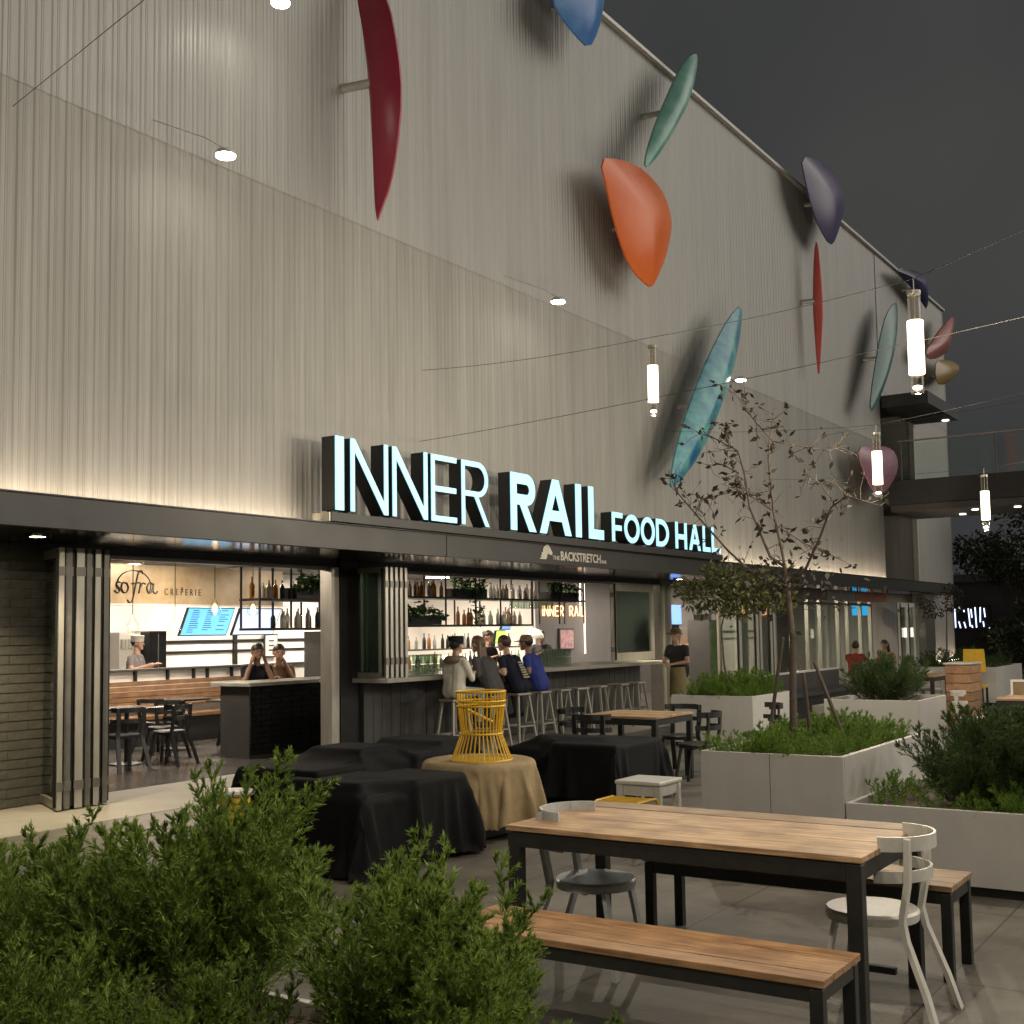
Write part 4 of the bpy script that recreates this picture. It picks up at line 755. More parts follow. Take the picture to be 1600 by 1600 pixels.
# bistro chair: round seat, bent strip back
def strip(m, pts, w, th, n_of):
    vs = []; fs = []
    for i, p in enumerate(pts):
        p = Vector(p); nn = Vector(n_of(i)).normalized(); u = Vector(w(i) if callable(w) else w)
        vs += [p-u/2-nn*th/2, p+u/2-nn*th/2, p+u/2+nn*th/2, p-u/2+nn*th/2]
    for i in range(len(pts)-1):
        a = 4*i; fs += [(a+j, a+(j+1) % 4, a+4+(j+1) % 4, a+4+j) for j in range(4)]
    fs += [(3, 2, 1, 0), tuple(len(vs)-4+j for j in range(4))]
    m.add(vs, fs)
def make_chair(lb, mseat, mframe, group):
    t = thing('bistro_chair', lb, 'chair', (0, 0, 0), group)
    MB().lathe([(.03, .405), (.17, .40), (.20, .405), (.205, .44), (.195, .452), (.15, .448), (.03, .444)], (0, 0, 0), 32).build('seat', mseat, t, True)
    for z, hh in ((.765, .062), (.625, .05)):
        arc = [(.215*math.sin(a), -.06-.20*math.cos(a)-.02*(z > .7), z) for a in np.linspace(-1.5, 1.5, 18)]
        m = MB(); strip(m, arc, (0, 0, hh), .012, lambda i: (math.sin(np.linspace(-1.5, 1.5, 18)[i]), -math.cos(np.linspace(-1.5, 1.5, 18)[i]), 0)); m.build('back_band', mframe, t, True)
    for s in (-1, 1):
        m = MB(); pts = [(s*.175, -.212, .79), (s*.172, -.205, .60), (s*.165, -.175, .44), (s*.172, -.19, .36), (s*.195, -.27, .15), (s*.212, -.315, 0)]
        strip(m, pts, (.052, 0, 0), .024, lambda i: (0, 1, .25)); m.build('back_leg', mframe, t, True)
        m = MB(); pts = [(s*.150, .12, .41), (s*.16, .14, .3), (s*.185, .185, 0)]
        strip(m, pts, (.046, 0, 0), .022, lambda i: (0, 1, -.2)); m.build('front_leg', mframe, t, True)
    one('seat_bracket', mframe, t, (-.14, .14, -.012, .012, .385, .402))
    return t
def put_chair(pr, x, y, rz, lb, first=False, z=0):
    o = pr if first else copy_tree(pr); o.location = (x, y, z); o.rotation_euler = (0, 0, rz); o['label'] = lb; return o
cw = make_chair('', mt['chair_w'], mt['chair_w'], 'bistro chairs'); put_chair(cw, 5.40, 1.66, .02, 'off-white bistro chair at the right end of the large patio table', True)
cg = make_chair('', mt['chair_g'], mt['chair_g'], 'bistro chairs'); put_chair(cg, 5.36, 3.05, math.pi+.08, 'grey seated bistro chair tucked under the left end of the large table', True)
for x, y, r, lb in ((23.6, 5.35, .1, 'white bistro chair on the near side of the far pale table'), (22.7, 6.3, -1.5, 'white bistro chair at the left side of the far pale table'), (24.5, 6.2, 1.6, 'white bistro chair on the right side of the far pale table'), (17.0, 3.75, 3.3, 'white bistro chair behind the pale table at the right edge')): put_chair(cw, x, y, r, lb)
cb = make_chair('', mt['frame'], mt['frame'], 'black bistro chairs'); put_chair(cb, 12.1, 7.02, math.pi, 'black bistro chair on the bar side of the square table', True)
for x, y, r, lb in ((11.45, 6.45, -1.57, 'black bistro chair facing away on the near side of the square table'), (12.1, 5.58, .05, 'black bistro chair tucked in at the right side of the square table'), (12.95, 6.2, 1.57, 'black bistro chair on the far side of the square table'), (13.6, 5.45, .5, 'black bistro chair behind the square table next to the tall planter')): put_chair(cb, x, y, r, lb)
for i, (x, y, r, lb) in enumerate(((10.1, 12.65, -.2, 'nearest the door leaves'), (10.75, 12.55, .2, 'second from the door leaves'), (11.2, 13.2, 1.6, 'between the first two tables'), (11.75, 13.95, -1.5, 'left of the banquette table'), (12.5, 12.6, .1, 'by the black tiled bar end'), (12.95, 13.6, 2.6, 'in front of the banquette'))): put_chair(cb, x, y, r, 'black chair inside the hall '+lb, z=.012)
# bar stools
def make_stool():
    t = thing('bar_stool', '', 'stool', (0, 0, 0), 'white bar stools')
    bevel(one('seat', mt['stool_w'], t, (-.16, .16, -.15, .15, .72, .755)), .015, 3)
    for sx in (-1, 1):
        for sy in (-1, 1): MB().bar((sx*.12, sy*.11, .72), (sx*.205, sy*.19, 0), .032, .032).build('leg', mt['stool_w'], t)
    for sy in (-1, 1): MB().bar((-.17, sy*.155, .26), (.17, sy*.155, .26), .05, .02).build('foot_rest', mt['stool_w'], t)
    for sx in (-1, 1): MB().bar((sx*.17, -.15, .26), (sx*.17, .15, .26), .03, .02).build('side_rail', mt['stool_w'], t)
    return t
bs = make_stool()
for i, (x, lb) in enumerate(((13.65, 'leftmost white bar stool under the customer in the pale hoodie'), (14.6, 'white bar stool under the customer in dark grey'), (15.3, 'white bar stool under the customer in the printed navy shirt'), (15.9, 'white bar stool under the customer in blue'), (16.5, 'first empty white bar stool right of the customers'), (17.08, 'second empty white bar stool right of the customers'), (17.72, 'third empty white bar stool right of the customers'), (18.5, 'fourth empty white bar stool right of the customers'), (19.15, 'rightmost white bar stool at the end of the bar'))):
    o = bs if i == 0 else copy_tree(bs); o.location = (x, 10.0, .005); o.rotation_euler = (0, 0, random.uniform(-.2, .2)); o['label'] = lb
# low stools
t = thing('low_stool', 'square cream low stool beside the tall grey planter', 'stool', (9.0, 4.6, 0)); bevel(one('seat', mt['chair_w'], t, (8.78, 9.2, 4.38, 4.80, .425, .46)), .012, 3)
legs4(t, 8.79, 9.19, 4.39, 4.79, .055, .424, mt['chair_w']); one('rail', mt['chair_w'], t, (8.85, 9.13, 4.40, 4.42, .34, .424), (8.80, 8.82, 4.45, 4.73, .34, .424))
t = thing('wire_stool', 'low yellow wire stool in front of the cream stool', 'stool', (8.25, 4.42, 0))
for y in (4.24, 4.6): MB().tube([(8.05, y, 0), (8.06, y, .34), (8.09, y, .375), (8.13, y, .385), (8.38, y, .385), (8.42, y, .375), (8.45, y, .34), (8.46, y, 0)], .012, 8).build('frame_hoop', mt['yellow'], t, True)
for i in range(5): MB().tube([(8.13+.062*i, 4.24, .385), (8.13+.062*i, 4.6, .385)], .008, 6).build('seat_wire', mt['yellow'], t)
t = thing('drum_stool', 'small yellow drum stool with pale top behind the juniper', 'stool', (7.2, 7.58, 0)); MB().lathe([(.12, 0), (.14, .02), (.13, .36)], (7.2, 7.58, 0), 20).build('drum', mt['yellow'], t, True); MB().lathe([(.16, .362), (.17, .38), (.15, .40), (.03, .405)], (7.2, 7.58, 0), 24).build('top', mt['chair_w'], t, True)
# fabric covered furniture
def draped(key, name, lb, mat, boxes, c):
    t = thing(name, lb, 'cover', c); me = CLOTH[key]
    for v in me.vertices: v.co = Vector((v.co.x, v.co.y, max(.004, v.co.z)))-Vector(c)
    me.materials.clear(); me.materials.append(mat)
    for p in me.polygons: p.use_smooth = True
    o = put('cloth', me, t); sd_ = o.modifiers.new('thick', 'SOLIDIFY'); sd_.thickness = .004; sd_.offset = 1
    sb = o.modifiers.new('sub', 'SUBSURF'); sb.levels = 1; sb.render_levels = 1
    for b in boxes: one('hidden_frame', mt['frame'], t, b)
    return t
draped('front', 'covered_furniture', 'patio furniture under a black cover nearest the juniper', mt['cover'], [(6.48, 7.52, 5.51, 6.42, .02, .56)], (7.1, 5.95, 0))
draped('long', 'covered_furniture', 'long row of patio furniture under a black cover in front of the bar front', mt['cover'], [(7.95, 10.2, 7.35, 8.1, .02, .45)], (9.1, 7.7, 0))
draped('right', 'covered_furniture', 'patio furniture under a black cover to the right of the tan covered table', mt['cover'], [(10.2, 10.95, 5.6, 6.8, .02, .42)], (10.5, 6.2, 0))
draped('round', 'covered_table', 'round table under a tan cloth carrying the yellow wire stool', mt['burlap'], [(8.1, 8.6, 5.62, 6.12, .02, .55)], (8.36, 5.87, 0))
WS = thing('wire_drum_stool', 'hourglass yellow wire stool standing upside down on the tan covered table', 'stool', (8.30, 5.8, .615))
prof = [(.255, 0), (.25, .02), (.175, .22), (.172, .25), (.20, .48), (.208, .58)]
for i in range(36):
    a = 2*math.pi*i/36; MB().tube([(8.30+r*math.cos(a), 5.8+r*math.sin(a), .618+z) for r, z in prof], .0055, 6).build('wire', mt['yellow'], WS, True)
def ring(cx, cy, z, r, tr, n=40): return [(cx+r*math.cos(2*math.pi*i/n), cy+r*math.sin(2*math.pi*i/n), z) for i in range(n+1)]
for r, z in ((.255, .012), (.178, .23), (.20, .46), (.206, .50), (.208, .58)): MB().tube(ring(8.30, 5.8, .618+z, r, .01), .009, 8, False).build('hoop', mt['yellow'], WS, True)
MB().lathe([(.25, .004), (.25, .018), (.02, .022)], (8.30, 5.8, .612), 36).build('seat_disc', mt['yellow'], WS, True)
MB().tube([(8.30-.19, 5.82, 1.06), (8.30+.17, 5.80, .93)], .014, 8).build('brace', mt['yellow'], WS)
# planters
def planter(lb, x0, x1, y0, y1, h, mat, panels=1, wall=.035):
    t = thing('planter', lb, 'planter', ((x0+x1)/2, (y0+y1)/2, 0))
    one('plinth', mt['black'], t, (x0+.04, x1-.04, y0+.04, y1-.04, 0, .06))
    w = (y1-y0)/panels
    for i in range(panels): bevel(one('front_panel', mat, t, (x0, x0+wall, y0+i*w+.002, y0+(i+1)*w-.002, .062, h)), .004, 2)
    bevel(one('back_panel', mat, t, (x1-wall, x1, y0, y1, .062, h)), .004); bevel(one('side_panel', mat, t, (x0+wall+.001, x1-wall-.001, y0, y0+wall, .062, h)), .004); bevel(one('side_panel', mat, t, (x0+wall+.001, x1-wall-.001, y1-wall, y1, .062, h)), .004)
    one('soil', mt['soil'], t, (x0+wall, x1-wall, y0+wall, y1-wall, .07, h-.06)); return t
planter('tall grey planter holding the sparse multi-stem tree', 7.9, 9.9, 2.585, 3.62, .83, mt['planter'], 2)
planter('low grey planter with dark juniper behind the large table', 7.9, 9.4, .2, 2.58, .53, mt['planter'], 2)
planter('pale grey planter with bright grass and a leafy tree beside the bar', 15.9, 17.5, 6.46, 7.72, .735, mt['planter'], 1)
planter('grey planter with a round dark juniper beyond the tall planter', 15.2, 16.6, 4.0, 5.2, .76, mt['planter'], 1)
planter('white far planter near the tower foot', 26.3, 29.0, 5.3, 7.4, .80, mt['planter_w'], 2)
planter('white foreground trough full of juniper', 1.7, 3.38, 1.72, 5.8, .34, mt['planter_w'], 3)
# stacked timber box and other far items
t = thing('timber_box', 'stacked timber plank box standing in front of the far white planter', 'box', (20.3, 4.6, 0))
for i in range(7): bevel(one('plank', mt['wood_x'], t, (20.0, 20.75, 4.42, 4.82, .02+.148*i, .16+.148*i)), .008)
one('lid', mt['chair_w'], t, (19.97, 20.78, 4.40, 4.84, 1.058, 1.08))
t = thing('yellow_chair', 'mustard yellow high backed chair beyond the timber box', 'chair', (25.0, 5.3, 0))
MB().add([(25, 5.68, .75), (25, 5.24, .75), (25.04, 5.28, 1.2), (25.04, 5.66, 1.2), (25.06, 5.68, .75), (25.06, 5.24, .75), (25.10, 5.28, 1.2), (25.10, 5.66, 1.2)], [(0, 1, 2, 3), (7, 6, 5, 4), (0, 4, 5, 1), (1, 5, 6, 2), (2, 6, 7, 3), (3, 7, 4, 0)]).build('backrest', mt['yellow'], t)
one('seat', mt['yellow'], t, (24.6, 25.0, 5.22, 5.7, .45, .5)); legs4(t, 24.6, 25.05, 5.22, 5.7, .04, .449, mt['frame'])
t = thing('menu_stand', 'small white framed menu stand on the table at the right edge', 'stand', (16.9, 3.1, .75)); one('frame', mt['white'], t, (16.85, 16.88, 2.98, 3.01, .752, .93), (16.85, 16.88, 3.20, 3.23, .752, .93), (16.85, 16.88, 2.98, 3.23, .931, .96)); one('card', mt['ochre_band'], t, (16.86, 16.87, 3.011, 3.199, .76, .93))
t = thing('dark_bench', 'dark upholstered outdoor bench in front of the glass storefront', 'bench', (22.8, 8.0, 0)); one('seat', mt['dark_in'], t, (20.5, 25.0, 7.7, 8.2, .40, .48)); one('backrest', mt['dark_in'], t, (20.5, 25.0, 8.2, 8.3, .44, .80)); one('base', mt['frame'], t, (20.6, 24.9, 7.78, 8.30, .0, .398)); one('top_rail', mt['chair_w'], t, (20.5, 25.0, 8.19, 8.31, .80, .83))
t = thing('stone_ledge', 'low concrete seating ledge between the planters', 'ledge', (20.5, 6.3, 0)); bevel(one('ledge', mt['counter'], t, (19.0, 22.0, 6.0, 6.7, 0.005, .42)), .01)
# ================================================================== plants
def quads_mesh(name, Q, mat):                       # Q: (N, k, 3)
    me = bpy.data.meshes.new(name); n, k_, _ = Q.shape; me.vertices.add(k_*n); me.vertices.foreach_set('co', np.ascontiguousarray(Q, dtype=np.float32).ravel())
    me.loops.add(k_*n); me.loops.foreach_set('vertex_index', np.arange(k_*n, dtype=np.int32)); me.polygons.add(n); me.polygons.foreach_set('loop_start', np.arange(0, k_*n, k_, dtype=np.int32))
    me.update(calc_edges=True); me.materials.append(mat); return me
def unit(a): return a/(np.linalg.norm(a, axis=-1, keepdims=True)+1e-9)
def diamonds(P, D, L, w, rng):
    D = unit(D); S = unit(np.cross(D, rng.normal(size=D.shape))); L = L[:, None]
    return np.stack([P, P+D*L*.45+S*w*L, P+D*L, P+D*L*.45-S*w*L], 1)
def needles(P, D, L, w, rng):
    D = unit(D); S = unit(np.cross(D, rng.normal(size=D.shape))); L = L[:, None]
    return np.stack([P+S*w*L, P+D*L, P-S*w*L], 1)
def make_plume(rng, ns=22, sub=7, leaf=.042, width=.12, side=.26, f1=16, f2=9):   # unit length plume along +z
    P = []; D = []; L = []
    bend = rng.normal(size=2)*.14
    ax = lambda t: np.array([bend[0]*t*t, bend[1]*t*t, t])
    for t in np.linspace(.05, 1.02, 40): P.append(ax(t)); D.append(np.array([0, 0, 1.2])+rng.normal(size=3)*.4); L.append(leaf)
    for i, t in enumerate(np.linspace(.06, .96, ns)):
        az = i*2.4+rng.uniform(-.4, .4); l = (side*(1-t)**.75+.06)*rng.uniform(.7, 1.2); d = np.array([math.cos(az)*.55, math.sin(az)*.55, .85]); d /= np.linalg.norm(d)
        b = ax(t)
        for q in np.linspace(.08, 1, f1): P.append(b+d*l*q+np.array([0, 0, .12*l*q*q])); D.append(d+rng.normal(size=3)*.35); L.append(leaf)
        for k in range(sub):
            q = (k+.6)/sub; p = b+d*l*q; e = unit(d+rng.normal(size=3)*.45+np.array([0, 0, .3])); l2 = l*.40*(1.15-q*.6)
            for r in np.linspace(.1, 1, f2): P.append(p+e*l2*r); D.append(e+rng.normal(size=3)*.32); L.append(leaf*.9)
    P = np.array(P); return needles(P, np.array(D), np.array(L)*rng.uniform(.7, 1.35, len(P)), width, rng)
PLV = [make_plume(np.random.default_rng(50+i)) for i in range(6)]
PLD = [make_plume(np.random.default_rng(150+i), 20, 6, .055, .13, .3, 9, 6) for i in range(5)]
PLG = [make_plume(np.random.default_rng(80+i), 10, 3, .12, .09, .3, 7, 5) for i in range(5)]
def place_plumes(bases, dirs, lens, rng, var):
    out = []
    for b, d, l in zip(bases, dirs, lens):
        z = d/np.linalg.norm(d); x = np.cross(z, rng.normal(size=3)); x /= np.linalg.norm(x); y = np.cross(z, x)
        Q = var[rng.integers(len(var))]*l; out.append(Q@np.stack([x, y, z])+b)
    return np.concatenate(out)
def shrub(name, lb, cat, c, rx, ry, h, n, plen, mat, seed, group=None, up=.75, var=None, twigs=True):
    rng = np.random.default_rng(seed); t = thing(name, lb, cat, c, group); c = np.array(c); B_ = []; D_ = []; L_ = []; m = MB()
    for i in range(n):
        a = rng.uniform(0, 2*math.pi); el = rng.uniform(.12, 1.0)**.8*math.pi/2
        d = np.array([math.cos(a)*math.cos(el), math.sin(a)*math.cos(el), math.sin(el)]); s = rng.uniform(.15, .72)
        b = d*np.array([rx, ry, h])*s; dd = unit(d*np.array([.8, .8, 1])+np.array([0, 0, up])+rng.normal(size=3)*.22)
        l = plen*rng.uniform(.55, 1.35); B_.append(b); D_.append(dd); L_.append(l)
        if twigs and i % 3 == 0: m.tube([c, c+b*.5+np.array([0, 0, -.02]), c+b, c+b+dd*l*.55], [.012, .009, .006, .002], 5)
    Q = place_plumes(np.array(B_), np.array(D_), L_, rng, var or PLV)
    put('foliage', quads_mesh('foliage', Q, mat), t)
    if twigs: m.build('branches', mt['bark'], t)
    return t
JG = 'junipers in the foreground trough'
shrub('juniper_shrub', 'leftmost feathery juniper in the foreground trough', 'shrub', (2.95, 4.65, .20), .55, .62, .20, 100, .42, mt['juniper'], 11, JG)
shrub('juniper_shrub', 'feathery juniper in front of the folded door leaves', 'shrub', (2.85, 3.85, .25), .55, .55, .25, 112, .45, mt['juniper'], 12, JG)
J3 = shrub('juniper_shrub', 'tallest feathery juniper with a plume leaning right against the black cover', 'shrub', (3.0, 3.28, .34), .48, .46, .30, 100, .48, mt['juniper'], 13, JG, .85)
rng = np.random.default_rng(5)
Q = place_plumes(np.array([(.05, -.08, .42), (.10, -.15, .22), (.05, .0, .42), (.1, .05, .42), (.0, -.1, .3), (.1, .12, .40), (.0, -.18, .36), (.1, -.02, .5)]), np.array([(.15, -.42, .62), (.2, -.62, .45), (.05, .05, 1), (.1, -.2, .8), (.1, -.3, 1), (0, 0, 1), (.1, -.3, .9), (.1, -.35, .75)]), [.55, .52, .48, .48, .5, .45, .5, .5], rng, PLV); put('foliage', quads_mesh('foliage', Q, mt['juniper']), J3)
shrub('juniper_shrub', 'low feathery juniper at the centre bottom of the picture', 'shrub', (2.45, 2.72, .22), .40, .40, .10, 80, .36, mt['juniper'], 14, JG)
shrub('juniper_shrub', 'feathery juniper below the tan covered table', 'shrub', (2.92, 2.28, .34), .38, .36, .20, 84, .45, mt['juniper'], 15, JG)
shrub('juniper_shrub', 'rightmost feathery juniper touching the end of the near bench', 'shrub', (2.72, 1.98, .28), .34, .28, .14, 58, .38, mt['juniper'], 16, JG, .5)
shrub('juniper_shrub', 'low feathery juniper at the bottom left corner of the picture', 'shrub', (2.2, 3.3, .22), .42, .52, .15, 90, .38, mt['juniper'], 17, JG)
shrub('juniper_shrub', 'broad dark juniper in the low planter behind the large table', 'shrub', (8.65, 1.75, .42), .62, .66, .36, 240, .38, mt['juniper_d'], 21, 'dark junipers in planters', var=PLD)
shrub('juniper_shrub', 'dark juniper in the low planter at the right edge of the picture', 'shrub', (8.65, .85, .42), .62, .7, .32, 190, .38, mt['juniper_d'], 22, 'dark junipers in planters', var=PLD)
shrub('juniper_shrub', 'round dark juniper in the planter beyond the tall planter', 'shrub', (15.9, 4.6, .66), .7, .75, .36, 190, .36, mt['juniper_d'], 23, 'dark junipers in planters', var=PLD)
def groundcover(lb, x0, x1, y0, y1, z, n, l, mat, seed):
    rng = np.random.default_rng(seed); t = thing('ground_cover', lb, 'plant', ((x0+x1)/2, (y0+y1)/2, z))
    b = np.stack([rng.uniform(x0-(x0+x1)/2, x1-(x0+x1)/2, n), rng.uniform(y0-(y0+y1)/2, y1-(y0+y1)/2, n), np.zeros(n)], 1); d = rng.normal(size=(n, 3))*.5; d[:, 2] = 1
    hx = np.sin(b[:, 0]*4+seed)*.25+np.cos(b[:, 1]*5)*.2+1
    o = put('foliage', quads_mesh('foliage', place_plumes(b, d, l*rng.uniform(.7, 1.2, n)*hx, rng, PLG), mat), t); return t
groundcover('low bright green feathery plants in the tall grey planter', 7.97, 9.85, 2.66, 3.56, .76, 420, .17, mt['heather'], 31)
groundcover('bright green feathery plants in the planter beside the bar', 15.97, 17.42, 6.53, 7.66, .66, 330, .27, mt['heather'], 32)
groundcover('low green plants in the far white planter', 26.4, 28.9, 5.4, 7.3, .74, 160, .34, mt['juniper_d'], 33)
groundcover('thin green plants along the front of the low planter', 7.96, 9.3, .3, 2.5, .46, 260, .17, mt['heather'], 34)
# sparse multi-stem tree
BRN = {'a': [(3.37, 2.18), (3.5, 2.26), (3.68, 2.68), (3.73, 2.95), (3.8, 3.16), (4.02, 3.29), (4.2, 3.37)], 'b': [(3.36, 2.1), (3.37, 2.25), (3.43, 2.61), (3.45, 3.03), (3.43, 3.18), (3.37, 3.43)], 'b2': [(3.43, 3.18), (3.55, 3.35), (3.65, 3.54), (3.73, 3.62)],
       'b3': [(3.43, 3.18), (3.26, 3.14), (3.03, 3.08), (2.9, 3.12)], 'c': [(3.34, 2.05), (3.18, 2.14), (3.03, 2.39), (2.92, 2.6), (2.77, 2.67), (2.51, 2.57)], 'c2': [(2.92, 2.6), (2.98, 2.76), (3.04, 2.86)], 'd': [(3.38, 2.0), (3.62, 2.11), (3.86, 2.33), (4.13, 2.63), (4.33, 2.86), (4.38, 2.98)],
       'd2': [(4.13, 2.63), (4.1, 2.77), (3.81, 2.82), (3.7, 2.85)], 'e': [(3.73, 2.95), (3.97, 3.07), (4.2, 3.11)], 'f': [(3.8, 3.16), (3.91, 3.33), (3.99, 3.35)], 'g': [(3.43, 2.61), (3.59, 2.75), (3.76, 2.84)], 'h': [(3.43, 2.51), (3.19, 2.32), (3.04, 2.24)]}
OFF = dict(a=.25, b=-.1, b2=-.25, b3=.2, c=-.3, c2=-.35, d=.1, d2=.2, e=.45, f=.35, g=-.3, h=.3)
rng = np.random.default_rng(77)
TR = thing('sparse_tree', 'sparse multi-stem young tree with few dark leaves in the tall grey planter', 'tree', (9.03, 3.34, .77))
MB().tube([(9.03, 3.34, .74), (9.02, 3.33, 1.2), (9.03, 3.32, 1.6), (9.04, 3.35, 1.95), (9.03, 3.37, 2.2)], [.035, .028, .025, .022, .016], 10).build('trunk', mt['bark'], TR, True)
P = []; D = []; m = MB()
for k_, pts in BRN.items():
    n = len(pts); q = [np.array((9.03+OFF[k_]*(i/(n-1)), *p)) for i, p in enumerate(pts)]
    r0 = .013 if len(k_) == 1 and k_ in 'abcd' else .006
    m.tube(q, [r0*(1-.75*i/(n-1)) for i in range(n)], 6)
    for i in range(n-1):
        for _ in range(7 if i else 3):
            s = rng.random(); p = q[i]*(1-s)+q[i+1]*s; d = unit(rng.normal(size=3)+np.array([0, 0, .4])); l = rng.uniform(.06, .24); e = p+d*l
            m.tube([p, p+d*l*.5+rng.normal(size=3)*.012, e], [.003, .0022, .001], 4)
            for _ in range(rng.integers(1, 5)): P.append(p+d*l*rng.uniform(.4, 1)); D.append(d*.5+rng.normal(size=3))
m.build('branches', mt['bark'], TR)
for _ in range(260): P.append(np.array([9.03, 3.38, 2.02])+rng.normal(size=3)*np.array([.2, .24, .13])); D.append(rng.normal(size=3))
P = np.array(P); Q = diamonds(P, np.array(D), rng.uniform(.035, .085, len(P)), .24, rng)-np.array([9.03, 3.34, .77]); put('crown', quads_mesh('crown', Q, mt['leaf_dark']), TR)
for a, b, lb in (((9.1, 3.58, .76), (9.08, 3.42, 1.62), 'dark leaning tree stake left of the sparse tree trunk'), ((9.15, 3.24, .76), (9.1, 3.27, 1.34), 'dark upright tree stake right of the sparse tree trunk'), ((9.1, 2.93, .76), (9.08, 3.17, 1.42), 'dark slanted tree stake at the right of the sparse tree')):
    tag(MB().tube([a, b], [.016, .014], 8).build('tree_stake', mt['bark'], None, True), lb, 'stake', 'stakes of the sparse tree')
def leafy_tree(lb, base, trunk, clumps, n, size, mat, seed, tr=.03, name='leafy_tree'):
    rng = np.random.default_rng(seed); t = thing(name, lb, 'tree', base); MB().tube([base]+trunk, [tr*(1-.6*i/len(trunk)) for i in range(len(trunk)+1)], 8).build('trunk', mt['bark'], t, True); m = MB(); P = []; D = []
    for (cx, cy, cz, r) in clumps:
        c = np.array((cx, cy, cz)); m.tube([trunk[-1], (np.array(trunk[-1])+c)/2+np.array([0, 0, r*.2]), c], [tr*.4, tr*.25, tr*.08], 5)
        k = int(n*r**2/sum(q[3]**2 for q in clumps)); v = rng.normal(size=(k, 3)); v = unit(v)*rng.uniform(.25, 1.08, (k, 1))**.6*r*np.array([1, 1, .7]); P.append(c+v); D.append(v*.6/r+rng.normal(size=(k, 3))*.7+np.array([0, 0, -.25]))
    m.build('limbs', mt['bark'], t)
    P = np.concatenate(P); Q = diamonds(P, np.concatenate(D), size*rng.uniform(.6, 1.3, len(P)), .2, rng)-np.array(base); put('crown', quads_mesh('crown', Q, mat), t); return t
leafy_tree('small olive leaved tree in the pale planter beside the bar', (16.7, 7.15, .66), [(16.65, 7.2, 1.2), (16.7, 7.25, 1.7), (16.7, 7.15, 2.05)], [(16.7, 7.5, 2.15, .36), (16.6, 7.75, 2.3, .22), (16.8, 7.1, 2.4, .34), (16.5, 6.75, 2.25, .36), (16.9, 6.45, 2.1, .30), (16.6, 6.95, 2.0, .28), (16.7, 7.35, 2.55, .2), (16.6, 6.5, 2.45, .2)], 2300, .095, mt['leaf_olive'], 41, .022)
leafy_tree('thin young tree in the far white planter before the lit tower foot', (27, 6.45, .74), [(27, 6.44, 1.4), (27, 6.42, 1.9), (27, 6.4, 2.3)], [(27, 6.7, 2.0, .25), (27.1, 6.35, 2.4, .25), (26.9, 6.25, 2.1, .22), (27, 6.85, 2.2, .15)], 380, .09, mt['leaf_dark'], 42, .02)
for i, (x, y, h, r, lb) in enumerate(((46.5, 8.6, 3.6, 1.6, 'dark night tree in front of the far building'), (44.0, 6.6, 4.6, 1.9, 'dark night tree at the right edge below the footbridge'), (43.0, 8.0, 1.1, 1.0, 'dark round bush at the far right behind the yellow chair'), (40.0, 6.8, .9, .9, 'dark round bush at the right edge behind the far tables'))):
    rr = np.random.default_rng(60+i); cl = [(x+rr.normal()*r*.5, y+rr.normal()*r*.5, h+rr.normal()*r*.35, r*rr.uniform(.4, .65)) for _ in range(9)]
    leafy_tree(lb, (x, y, 0), [(x, y, h*.4), (x, y, h*.75)], cl, 2600, .22, mt['leaf_far'], 70+i, .12, 'night_tree' if i < 2 else 'night_bush')
